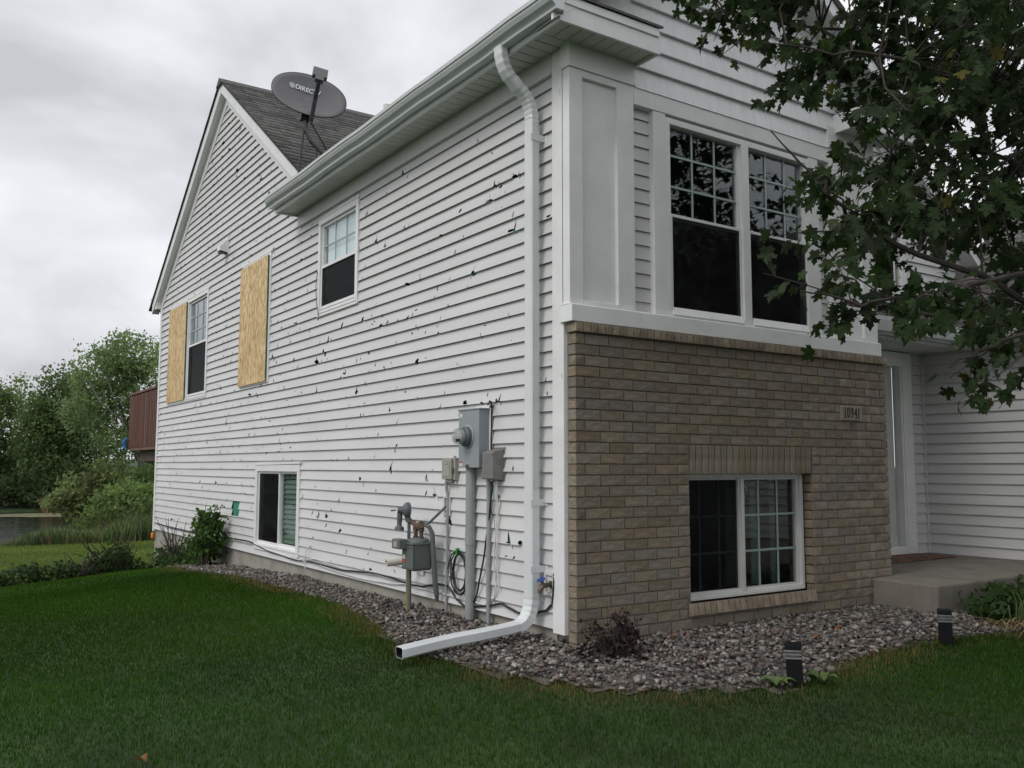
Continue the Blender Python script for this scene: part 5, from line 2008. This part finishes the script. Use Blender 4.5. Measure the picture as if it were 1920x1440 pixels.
bush("willow_shrub", "yellow green willow shrub at the water's edge", (5.6, 54, -1.8), [(5.4, 54, -.4, 1.7, 1.6, 1.3), (6.9, 54, .1, 1.7, 1.6, 1.6), (4.6, 53.5, -1.0, 1.2, 1.2, .8)], (.15, .19, .075), 200, 22, .26, .26, 14, 3, "shrubs by the pond")
bush("willow_shrub", "bright green rounded shrub right of the pond", (6.0, 46, -1.6), [(5.9, 46, -.75, 1.3, 1.3, .95), (6.9, 46, -.6, 1.2, 1.2, 1.0), (5.1, 45.6, -1.2, .9, .9, .55)], (.14, .21, .065), 170, 22, .22, .22, 10, 2.4, "shrubs by the pond")
bush("willow_shrub", "dark thicket under the trees behind the deck", (9.0, 50, -1.2), [(8.6, 50, .2, 2.0, 1.6, 1.8), (10.2, 49, .4, 2.0, 1.6, 2.0), (8.0, 48, -.8, 1.6, 1.4, 1.0), (9.2, 43, -.9, 1.8, 1.4, .9)], (.10, .15, .05), 340, 22, .28, .2, 14, 3, "shrubs by the pond")
bush("willow_shrub", "weedy green growth between reeds and house corner", (3.4, 33, -1.5), [(3.2, 33, -1.1, 1.4, 1.2, .55), (4.6, 33.5, -.9, 1.4, 1.3, .8), (5.6, 32, -1.0, 1.2, 1.2, .6)], (.085, .125, .035), 140, 18, .2, .17, 14, 1.5, "shrubs by the pond", spike=.6)

bush("bank_shrubs", "dark green growth along the foot of the far bank trees", (4.0, 67.5, -1.8), [(1.5, 68, -.6, 2.4, 1.5, 1.5), (4.5, 67.5, -.5, 2.4, 1.5, 1.7), (7.5, 66.5, -.3, 2.2, 1.5, 1.9), (-1.5, 69, -.6, 2.4, 1.5, 1.5), (-5, 69.5, -.5, 3, 1.5, 1.7), (2.5, 76, 1.6, 3.2, 2, 3.0), (-1.5, 77, 1.6, 3, 2, 3.0)], (.055, .085, .033), 420, 20, .36, .36, 10, 3, "shrubs by the pond")
# plants at the far end of the side wall and along the lawn edge
bush("bramble_bush", "leafy green bramble beside the concrete foundation, taller of the two", (-.28, 7.35, -.17), [(-.24, 7.35, .22, .18, .28, .26), (-.24, 7.25, .44, .14, .18, .15), (-.22, 7.6, .08, .18, .24, .16)], (.06, .115, .03), 80, 16, .055, .075, 16, .9, "brambles by the foundation", spike=.15)
bush("bramble_bush", "lower bramble with bare brown canes at the far house corner", (-.28, 8.75, -.32), [(-.26, 8.8, -.14, .2, .42, .19), (-.26, 9.3, -.2, .18, .32, .15), (-.24, 8.3, -.16, .16, .26, .1)], (.05, .095, .028), 66, 16, .06, .075, 26, .9, "brambles by the foundation", spike=.55)
bush("rose_bush", "scraggly green bush at the edge of the front lawn", (-.75, 10.3, -.60), [(-.85, 10.2, -.32, .36, .34, .28), (-1.2, 10.1, -.42, .26, .26, .16), (-.55, 10.2, -.44, .22, .22, .12)], (.038, .062, .024), 90, 15, .07, .07, 26, .9, "bushes along the lawn edge", spike=.5)
bush("rose_bush", "low dark plants at the far left lawn edge", (-2.0, 9.7, -.52), [(-2.05, 9.7, -.38, .34, .22, .14), (-1.6, 9.8, -.40, .3, .2, .12), (-2.35, 9.6, -.44, .2, .2, .08)], (.042, .072, .026), 70, 15, .05, .065, 14, .6, "bushes along the lawn edge", spike=.12)
bush("rose_bush", "thin brown stalks between the two lawn edge bushes", (-1.35, 9.9, -.53), [(-1.3, 9.9, -.42, .25, .2, .08)], (.075, .06, .03), 12, 8, .05, .05, 24, .7, "bushes along the lawn edge", spike=.35)
for x, y, h, lab in ((-2.75, 6.0, 0, ''),):
    pass
# dead shrub at the house corner
bush("dead_shrub", "small withered dark brown shrub on the gravel at the corner", (-.02, -.36, .0), [(-.12, -.32, .12, .07, .07, .12), (.06, -.36, .16, .07, .07, .15), (.16, -.30, .13, .06, .06, .13), (.03, -.36, .07, .16, .12, .06)], (.022, .012, .010), 80, 9, .028, .034, 34, .35, spike=.10, leafmat='deadleaf')
# perennial clump by the stoop
bush("perennial_plant", "leafy green perennial in front of the stoop", (3.25, -.85, -.02), [(3.45, -.85, .10, .3, .18, .09), (3.8, -.85, .13, .35, .2, .11), (3.2, -.88, .06, .16, .12, .06)], (.05, .092, .028), 100, 16, .05, .065, 16, .5, cat="plant")
dl = thing("daylily_clump", "arching daylily blades with straw coloured dead leaves by the lawn", "plant", (3.15, -1.1, -.03))
for nm, nb, colr, hh, cx, cy in (("blade", 26, 'green', .26, 3.30, -1.05), ("dead_blade", 34, 'straw', .10, 3.05, -1.10)):
    for q in range(nb):
        a = random.uniform(0, 6.28)
        L = random.uniform(.15, .34)
        h_ = hh * random.uniform(.5, 1.1)
        w = random.uniform(.004, .007)
        sx, sy = cx + random.gauss(0, .07), cy + random.gauss(0, .06)
        P = []
        for i in range(7):
            t = i / 6
            P.append((sx + math.cos(a) * L * t, sy + math.sin(a) * L * t, -.03 + h_ * (4 * t * (1 - t)) * (1 - .25 * t) + .02 * (1 - t)))
        vs = []
        for i, p in enumerate(P):
            ww = w * (1 - .85 * (i / 6) ** 2)
            vs += [(p[0] - math.sin(a) * ww, p[1] + math.cos(a) * ww, p[2]), (p[0] + math.sin(a) * ww, p[1] - math.cos(a) * ww, p[2])]
        mb = MB()
        mb.add(vs, [(2 * i, 2 * i + 1, 2 * i + 3, 2 * i + 2) for i in range(6)])
        o = mb.build(nm, 'reed', dl, recalc=False)
        g_ = random.uniform(.7, 1.3)
        setcol(o, (.07 * g_, .11 * g_, .03 * g_) if colr == 'green' else (.30 * g_, .22 * g_, .11 * g_))

# broad leaved weeds at the nearer path light
for (x, y, lab, n_) in ((.36, -1.24, "pale green broad leaved weed left of the path light", 7), (.66, -1.30, "broad leaved weed right of the leaning path light", 5)):
    t = thing("weed", lab, "weed", (x, y, gzf(x, y)), "weeds at the gravel edge")
    for q in range(n_):
        a = 6.283 * q / n_ + random.uniform(-.3, .3)
        L = random.uniform(.07, .11)
        z0 = gzf(x, y) + .01
        dv = Vector((math.cos(a), math.sin(a), 0))
        sv = Vector((-math.sin(a), math.cos(a), 0))
        b = Vector((x, y, z0))
        P = []
        prof_ = [(0, .15), (.25, .7), (.5, 1), (.75, .8), (1, .1)]
        for tt, ww in prof_:
            c_ = b + dv * L * tt + Vector((0, 0, .05 * math.sin(tt * 2.4)))
            P += [c_ - sv * .024 * ww, c_ + Vector((0, 0, -.006)), c_ + sv * .024 * ww]
        mb = MB()
        mb.add(P, [(3 * i + j, 3 * i + j + 1, 3 * i + j + 4, 3 * i + j + 3) for i in range(4) for j in range(2)])
        o = mb.build("leaf", 'reed', t, recalc=False, smooth=True)
        setcol(o, (.12 * random.uniform(.8, 1.2), .17, .05))

# path lights
for (x, y, lean_, rz, lab) in ((.492, -1.262, -.05, .6, "black path light leaning at the gravel edge, nearer one"), (2.16, -1.13, -.02, .62, "black path light beside the perennial, farther one")):
    z0 = gzf(x, y) - .03
    t = thing("path_light", lab, "path light", (x, y, z0), "path lights at the gravel edge")
    Rm = Matrix.Translation((x, y, z0)) @ Matrix.Rotation(lean_, 4, Vector((.2, 1, 0))) @ Matrix.Rotation(rz, 4, 'Z')

    def lb(mbx, hx, za, zb_, hx2=None):
        hx2 = hx2 or hx
        P = [(-hx, -hx, za), (hx, -hx, za), (hx, hx, za), (-hx, hx, za), (-hx2, -hx2, zb_), (hx2, -hx2, zb_), (hx2, hx2, zb_), (-hx2, hx2, zb_)]
        mbx.hexa([Rm @ Vector(p) for p in P])
    mb = MB()
    lb(mb, .040, 0, .182, .039)
    mb.build("body", 'blackmetal', t, bevel=.003)
    lens = MB()
    for q in range(5):
        lb(lens, .036 + (.008 if q % 2 == 0 else 0), .182 + q * .0095, .182 + q * .0095 + .009)
    lens.build("lens", 'lens', t, bevel=.002)
    mb = MB()
    lb(mb, .042, .2295, .258, .040)
    mb.build("cap", 'blackmetal', t, bevel=.003)

# fallen leaves and a scrap on the lawn
for (x, y, colr, lab) in ((-2.62, -.35, (.22, .10, .035), "curled brown leaf lying on the lawn at lower left"), (1.75, -.62, (.30, .09, .02), "orange leaf on the gravel below the stoop"), (1.35, -.75, (.28, .12, .03), "rust coloured leaf on the gravel near the brick"),
                          (.62, -.2, (.26, .12, .04), "brown leaf on the gravel under the front window"), (-.95, -2.0, (.5, .48, .42), "pale scrap lying on the lawn at lower centre")):
    z0 = gzf(x, y) + .045
    mb = MB()
    P = []
    for i in range(9):
        a = 6.283 * i / 9
        r_ = .035 * (1 if i % 2 else .55)
        P.append((x + r_ * math.cos(a), y + r_ * math.sin(a), z0 + .014 * math.sin(a * 2)))
    mb.add(P + [(x, y, z0 + .004)], [(i, (i + 1) % 9, 9) for i in range(9)])
    o = mb.build("fallen_leaf" if colr[2] < .2 else "scrap", 'deadleaf', None, recalc=False)
    setcol(o, colr)
    tag(o, lab, "leaf" if colr[2] < .2 else "scrap")

# ------------------------------------------------------------------ maple in front of the house
TB = Vector((1.62, -2.60, gzf(1.62, -2.60)))
MAP = thing("maple_tree", "dark green maple tree overhanging the front of the house", "tree", TB)
LIMBS = [[(1.186, -2.205, 3.155), (0.564, -1.696, 3.453), (-0.222, -1.292, 3.5)], [(0.89, -2.345, 2.948), (0.249, -2.051, 3.109), (-0.22, -1.74, 3.159)],
         [(0.631, -2.308, 2.02), (0.097, -2.088, 2.192), (-0.221, -2.018, 2.402), (-0.4, -1.922, 2.627)], [(0.627, -2.549, 2.025), (0.126, -2.436, 1.878), (-0.24, -2.3, 1.792), (-0.499, -2.133, 1.858)],
         [(0.632, -2.645, 1.772), (0.205, -2.585, 1.651), (-0.068, -2.509, 1.53)], [(1.712, -1.927, 2.909), (1.101, -1.648, 3.025), (0.625, -1.57, 3.037)],
         [(1.919, -2.17, 3.833), (1.45, -1.65, 4.192), (0.923, -1.109, 4.701)], [(1.432, -2.137, 4.321), (1.453, -2.026, 5.372), (1.477, -1.89, 6.174)],
         [(2.2, -2.9, 3.0), (2.9, -3.1, 3.3), (3.5, -3.2, 3.4)], [(1.9, -3.2, 3.4), (2.1, -3.8, 3.9), (2.3, -4.4, 4.2)], [(1.2, -3.0, 3.2), (.8, -3.4, 3.8), (.5, -3.7, 4.3)]]
STARTZ = [2.4, 2.3, 1.7, 1.75, 1.55, 2.2, 3.0, 3.6, 2.2, 2.6, 2.5]
mb = MB()
mb.tube([TB - Vector((0, 0, .2)), TB + Vector((0, 0, .6)), TB + Vector((.02, .02, 1.6)), TB + Vector((-.02, .05, 2.8)), TB + Vector((0, .1, 4.2)), TB + Vector((0, .1, 6.0))], [.11, .09, .08, .065, .045, .015], 10)
limb_pts = []
for Lm, z in zip(LIMBS, STARTZ):
    st = TB + Vector((0, .03, z))
    P = [st] + [Vector(p) for p in Lm]
    P2 = []
    for i in range(len(P) - 1):
        for t in np.linspace(0, 1, 5, endpoint=False):
            P2.append(P[i].lerp(P[i + 1], t) + Vector((random.gauss(0, .012), random.gauss(0, .012), random.gauss(0, .012))))
    P2.append(P[-1])
    R_ = [.020 * (1 - .86 * i / (len(P2) - 1)) for i in range(len(P2))]
    mb.tube(P2, R_, 7)
    limb_pts += P2
mb.build("trunk", 'twig', MAP)

SPR = np.array([250,-162,327,249,-139,330,223,-203,391,291,-147,368,278,-147,377,116,-232,329,184,-193,409,267,-169,370,236,-195,328,254,-128,461,246,-145,418,124,-237,357,19,-258,296,133,-217,339,22,-254,319,201,-205,283,41,-241,326,89,-228,361,180,-173,390,121,-218,308,115,-223,256,106,-201,309,274,-172,435,119,-189,306,206,-162,269,170,-173,332,155,-174,402,153,-220,317,257,-157,406,55,-275,271,112,-216,255,188,-161,399,198,-193,370,270,-164,264,271,-139,301,208,-202,285,198,-181,270,62,-262,312,167,-181,312,254,-134,430,208,-141,267,217,-174,248,114,-188,240,88,-257,239,199,-152,440,71,-262,315,218,-160,289,256,-178,258,43,-278,328,136,-234,283,98,-210,328,82,-239,295,42,-238,320,45,-236,292,168,-217,308,40,-268,302,100,-205,330,229,-150,392,103,-198,315,80,-226,258,249,-123,440,269,-140,447,128,-222,232,104,-250,358,256,-177,347,48,-247,226,86,-246,331,268,-180,366,255,-136,316,210,-188,385,174,-221,265,220,-168,423,22,-252,306,134,-192,336,206,-155,360,140,-187,383,207,-203,255,264,-113,293,152,-230,302,300,-138,311,70,-199,347,68,-202,342,61,-202,318,131,-153,399,144,-146,368,67,-214,322,62,-202,324,155,-153,366,30,-219,347,61,-198,342,121,-182,360,124,-182,382,40,-212,344,44,-224,306,89,-198,381,82,-184,332,18,-176,368,-9,-176,369,42,-162,368,-4,-172,342,10,-176,366,39,-197,352,5,-158,357,9,-166,372,40,-168,380,8,-146,372,40,-143,372,23,-185,363,20,-184,367,38,-164,386,24,-156,368,7,-140,365,35,-157,366,-4,-157,344,18,-155,365,28,-151,357,17,-150,362,33,-178,327,33,-181,320,28,-190,319,41,-178,332,46,-177,326,20,-188,320,55,-208,227,108,-160,259,11,-223,277,39,-215,228,38,-227,289,68,-198,243,57,-211,272,29,-223,292,27,-216,240,79,-179,228,91,-179,249,90,-196,266,42,-198,267,104,-166,296,38,-207,290,103,-164,330,70,-200,308,109,-159,287,115,-189,288,53,-208,297,-10,-203,239,-8,-205,245,-8,-201,237,-14,-207,244,2,-210,232,-6,-210,229,-4,-216,225,4,-213,211,1,-213,232,2,-199,222,7,-227,186,-11,-240,183,-12,-211,184,4,-222,183,-18,-226,188,-18,-246,178,-14,-206,189,-16,-244,179,56,-233,188,10,-262,174,100,-225,190,101,-248,205,88,-258,206,133,-240,214,148,-219,217,150,-220,221,33,-277,186,120,-233,200,93,-206,205,64,-256,202,133,-208,210,110,-247,215,63,-225,187,150,-226,194,77,-236,179,59,-254,167,51,-256,166,79,-246,174,59,-241,172,265,-306,232,311,-338,292,364,-274,452,159,-239,232,136,-259,465,201,-262,251,278,-346,411,588,-285,301,291,-220,569,82,-322,393,323,-244,473,510,-323,558,535,-225,303,468,-318,558,110,-358,316,457,-281,372,117,-350,239,296,-333,214,310,-309,226,380,-222,385,474,-208,371,117,-304,209,265,-294,256,190,-279,415,157,-302,351,192,-323,407,189,-295,221,272,-225,294,110,-272,198,454,-269,538,394,-224,377,226,-328,392,399,-266,404,14,-313,378,453,-301,545,349,-247,237,527,-297,612,411,-236,626,45,-314,254,254,-280,376,536,-287,538,150,-262,205,410,-270,249,564,-293,637,340,-173,362,387,-295,314,568,-313,564,316,-326,466,422,-241,581,125,-358,235,437,-273,253,470,-300,240,452,-287,500,180,-286,411,102,-313,425,46,-324,349,253,-317,250,108,-346,208,153,-323,292,378,-315,279,99,-329,219,256,-340,332,82,-306,292,531,-284,484,173,-358,234,429,-186,398,447,-266,485,263,-279,338,171,-362,277,158,-333,339,480,-235,556,37,-316,275,257,-254,325,369,-285,369,317,-220,249,83,-271,230,448,-217,384,234,-246,444,413,-281,425,315,-354,489,561,-261,323,326,-247,496,365,-307,281,130,-270,276,138,-262,490,243,-272,350,150,-316,283,491,-280,363,451,-249,419,478,-268,536,363,-206,523,446,-238,591,226,-319,486,350,-240,497,380,-212,609,474,-247,454,247,-310,243,239,-266,422,325,-290,489,120,-367,231,88,-328,264,405,-325,288,246,-291,314,231,-306,345,323,-275,550,96,-302,370,367,-302,405,229,-296,323,345,-215,314,164,-270,452,203,-344,375,331,-257,397,458,-200,505,330,-316,468,139,-265,200,219,-358,400,192,-286,397,101,-318,326,185,-321,274,92,-294,435,488,-228,401,220,-346,423,38,-319,384,519,-216,263,145,-254,421,312,-336,488,199,-346,245,126,-322,263,287,-330,298,421,-222,619,200,-103,659,182,-249,476,356,-218,796,398,-229,713,165,-286,665,248,-79,658,64,-197,423,141,-217,464,243,-307,689,177,-310,472,62,-272,474,535,-264,952,241,-256,542,295,-71,772,140,-102,668,573,-252,687,460,-192,791,-35,-207,420,87,-142,750,374,-242,566,173,-190,678,228,-145,669,11,-188,407,126,-339,580,317,-311,645,347,-257,803,139,-328,483,44,-185,436,403,-208,662,390,-192,709,125,-305,558,320,-197,654,208,-133,495,95,-244,613,139,-170,545,460,-234,804,504,-267,658,131,-183,603,152,-201,441,271,-314,492,196,-199,637,365,-291,584,117,-275,551,303,-125,606,167,-51,661,204,-246,440,-10,-229,501,404,-260,698,188,-222,582,524,-193,630,275,-208,661,153,-344,514,110,-251,427,230,-148,625,292,-108,633,153,-283,422,132,-222,587,300,-138,548,187,-108,608,40,-223,551,168,-212,513,321,-92,881,72,-203,559,364,-138,635,183,-241,443,192,-275,589,237,-170,768,203,-86,625,127,-79,717,91,-295,449,107,-317,558,182,-292,550,168,-104,720,80,-120,607,199,-315,542,103,-286,599,287,-297,564,114,-170,708,205,-182,481,130,-214,566,-2,-127,363,-33,-145,350,-31,-140,355,-3,-133,354,-8,-131,362,26,-148,374,11,-173,356,-3,-160,339,11,-173,337,31,-147,366,3,-159,357,37,-152,331,42,-161,338,37,-174,323,175,-300,410,427,-195,345,207,-282,409,223,-238,377,328,-226,452,344,-354,425,216,-316,449,198,-351,318,380,-345,349,227,-317,197,325,-279,319,326,-319,247,92,-279,312,245,-256,348,107,-344,351,240,-361,250,195,-278,404,273,-202,163,331,-352,268,154,-236,395,326,-269,383,286,-334,323,304,-280,194,255,-178,230,138,-275,281,164,-275,304,339,-175,332,91,-299,395,332,-331,199,277,-211,253,266,-399,321,211,-307,300,297,-172,459,114,-306,414,335,-219,410,385,-342,410,97,-309,311,257,-194,170,202,-281,415,191,-312,177,229,-344,376,221,-334,192,255,-199,242,364,-263,440,211,-322,443,259,-278,165,381,-266,323,280,-209,194,265,-223,367,257,-332,403,283,-336,268,281,-173,239,298,-233,222,302,-203,215,177,-366,332,201,-213,327,323,-335,348,288,-338,429,292,-193,214,241,-262,326,352,-230,233,319,-255,227,384,-300,342,332,-352,268,349,-354,265,347,-379,298,138,-340,343,332,-244,442,254,-220,348,325,-241,338,324,-310,265,356,-188,409,233,-326,386,254,-354,257,358,-375,288,338,-254,333,375,-226,402,199,-279,180,282,-227,431,193,-260,374,145,-357,289,373,-360,298,360,-184,237,420,-281,373,274,-245,424,146,-280,220,265,-344,380,407,-280,393,223,-305,345,256,-265,322,249,-340,407,150,-314,205,239,-198,356,265,-242,270,379,-234,235,312,-354,220,181,-292,439,319,-172,420,250,-307,356,172,-264,312,274,-374,220,142,-283,405,173,-322,323,304,-244,168,164,-348,293,158,-341,414,169,-289,183,304,-236,410,166,-274,388,136,-264,357,283,-348,207,233,-330,327,187,-323,193,294,-269,261,200,-322,203,200,-244,324,264,-366,420,162,-364,355,160,-289,416,282,-357,427,344,-204,354,323,-249,291,196,-312,180,157,-350,421,332,-300,308,346,-328,295,312,-332,382,145,-319,378,380,-153,381,294,-216,493,85,-205,313,267,-145,414,298,-137,333,82,-238,296,160,-226,378,146,-177,294,270,-147,364,319,-172,396,325,-140,347,152,-180,357,87,-223,326,318,-161,288,149,-229,324,71,-240,350,217,-171,362,272,-155,440,140,-204,321,293,-118,304,238,-128,293,309,-162,414,62,-253,287,123,-222,353,291,-174,393,140,-201,376,195,-155,407,252,-176,410,74,-246,337,285,-156,295,247,-171,431,48,-223,254,135,-247,304,198,-146,393,222,-151,430,81,-216,344,45,-233,316,115,-186,374,227,-202,286,100,-201,250,160,-201,314,64,-226,241,113,-209,283,196,-141,426,269,-150,393,110,-237,340,222,-205,352,201,-164,274,252,-186,367,96,-201,362,98,-212,243,196,-184,279,279,-178,324,243,-126,406,208,-164,304,343,-161,373,330,-150,343,277,-161,375,260,-170,348,193,-184,275,293,-175,374,59,-214,237,251,-148,406,80,-251,296,276,-138,305,116,-204,244,82,-270,328,216,-184,374,282,-143,430,160,-160,371,128,-226,332,131,-186,274,232,-133,297,341,-151,374,296,-121,307,220,-180,344,324,-143,433,142,-154,369,54,-182,373,77,-196,334,70,-180,380,91,-154,369,84,-198,371,76,-168,359,64,-196,371,124,-153,376,52,-181,351,63,-197,332,113,-134,400,61,-169,379,38,-201,324,153,-164,321,64,-206,296,86,-203,296,147,-160,320,125,-148,336,73,-190,260,62,-209,272,137,-154,297,127,-175,263,111,-180,285]).reshape(-1, 3) / 100.0  # many unseen sprays on the right are added to shade garage wall and entry
half = [(.04, -.01), (.17, -.10), (.34, -.10), (.29, .02), (.47, .08), (.42, .18), (.27, .22), (.38, .32), (.40, .41), (.62, .46), (.52, .56), (.55, .70), (.38, .62), (.31, .68), (.21, .57), (.20, .70), (.25, .78), (.13, .86)]
outl = [(0, 0)] + half + [(0, 1.08)] + [(-x, y) for x, y in reversed(half)]
LO = np.array(outl)
LCEN = np.array([0, .36])


def leaf_local(curl, fold):
    pts = np.concatenate([LO, LCEN[None]], 0)
    z = -curl * ((pts[:, 1] - .3) ** 2) - fold * np.abs(pts[:, 0]) + .05 * np.sin(pts[:, 0] * 9) * np.abs(pts[:, 0])
    return np.stack([pts[:, 0], pts[:, 1], z], 1)


nL = len(LO)
LF = np.array([[i, (i + 1) % nL, nL] for i in range(nL)])
VARS = [leaf_local(c, f) for c, f in ((.35, .15), (.15, .3), (.5, -.1), (.25, .0), (-.2, .25), (.6, .2))]
twigs = MB()
leaves = []                                        # position, frame, size, variant
LP = np.array([tuple(p) for p in limb_pts])
for c_ in SPR:
    d2 = ((LP - c_) ** 2).sum(1)
    a_ = Vector(LP[int(d2.argmin())])
    c_ = Vector(c_)
    dirv = (c_ - a_)
    if dirv.length > .9:
        a_ = c_ - dirv.normalized() * .9
        dirv = c_ - a_
    away = (c_ - Vector((TB.x, TB.y, c_.z)))
    away = away.normalized() if away.length > .1 else Vector((1, 0, 0))
    g_ = (dirv.normalized() * .6 + away * .7 + Vector((random.gauss(0, .35), random.gauss(0, .35), random.gauss(-.15, .25)))).normalized()
    Ltw = random.uniform(.2, .42)
    end = c_ + g_ * Ltw
    twigs.tube([a_, a_.lerp(c_, .55) + Vector((random.gauss(0, .02), random.gauss(0, .02), random.gauss(.01, .02))), c_, c_ + g_ * Ltw * .5 + Vector((0, 0, random.gauss(0, .02))), end], [.006, .0045, .0035, .0028, .0015], 5)
    nl = random.randint(12, 19)
    for q in range(nl):
        t = random.uniform(-.25, 1.0)
        p = c_ + g_ * Ltw * t
        sd_ = Vector((random.gauss(0, 1), random.gauss(0, 1), random.gauss(0, .8)))
        sd_ = (sd_ - g_ * sd_.dot(g_)).normalized()
        pet = (sd_ * .8 + g_ * .35 + Vector((0, 0, -.25))).normalized()
        pl = random.uniform(.04, .09)
        q0 = p + pet * pl
        tip = (pet * .55 + Vector((random.gauss(0, .4), random.gauss(0, .4), random.gauss(-.75, .4)))).normalized()
        nn = Vector((random.gauss(0, .6), random.gauss(0, .6), random.gauss(.55, .5)))
        nn = (nn - tip * nn.dot(tip)).normalized()
        sx = tip.cross(nn)
        leaves.append((q0, sx, tip, nn, random.uniform(.044, .082), random.randrange(6), p))
to = twigs.build("twigs", 'twig', MAP, recalc=False)
to["kind"] = "stuff"


def leafcol():
    r_ = random.random()
    g_ = random.uniform(.7, 1.35)
    if r_ < .02:
        return (.09 * g_, .085 * g_, .022 * g_)
    if r_ < .03:
        return (.08 * g_, .065 * g_, .035 * g_)
    return (.027 * g_, .048 * g_, .017 * g_)


def score(lf):
    d = lf[0] - CAM
    z = d.dot(fw)
    x = d.dot(r2) / z * 1681.5 + 960
    y = 720 - d.dot(u2) / z * 1681.5
    if not (1230 < x < 1915 and 5 < y < 800):
        return 0
    return lf[4] / z * (1.7 if x < 1650 else 1.0)


order = sorted(range(len(leaves)), key=lambda i: -score(leaves[i]))
single = set(order[:300])
LM = []
for v_ in VARS:
    me = bpy.data.meshes.new("leaf")
    me.from_pydata([tuple(p) for p in v_], [], [tuple(int(k) for k in f) for f in LF])
    me.materials.append(M['maple'])
    LM.append(me)
bulkV, bulkC = [], []
for i, (q0, sx, tip, nn, s_, vi, p) in enumerate(leaves):
    R_ = Matrix(((sx.x, tip.x, nn.x), (sx.y, tip.y, nn.y), (sx.z, tip.z, nn.z)))
    if i in single:
        o = bpy.data.objects.new("leaf", LM[vi])
        COL.objects.link(o)
        attach(o, MAP)
        o.matrix_basis = Matrix.Translation(q0) @ R_.to_4x4() @ Matrix.Scale(s_, 4)
    else:
        bulkV.append(np.array(q0) + (VARS[vi] * s_) @ np.array(R_).T)
        bulkC.append(np.tile(leafcol(), (nL + 1, 1)))
nb = len(bulkV)
F = (LF[None] + (np.arange(nb) * (nL + 1))[:, None, None]).reshape(-1, 3)
o = npmesh("crown", np.concatenate(bulkV), F, 'maplecol', MAP, np.concatenate(bulkC))
o["kind"] = "stuff"
PV, PF = [], []
pt_ = MB()
for (q0, sx, tip, nn, s_, vi, p) in leaves:
    d = (q0 - p)
    w = d.orthogonal().normalized() * .0011
    k_ = len(PV)
    PV += [tuple(p - w), tuple(p + w), tuple(q0 + w), tuple(q0 - w)]
    PF.append((k_, k_ + 1, k_ + 2, k_ + 3))
o = npmesh("petioles", np.array(PV), np.array(PF), 'twig', MAP)
o["kind"] = "stuff"
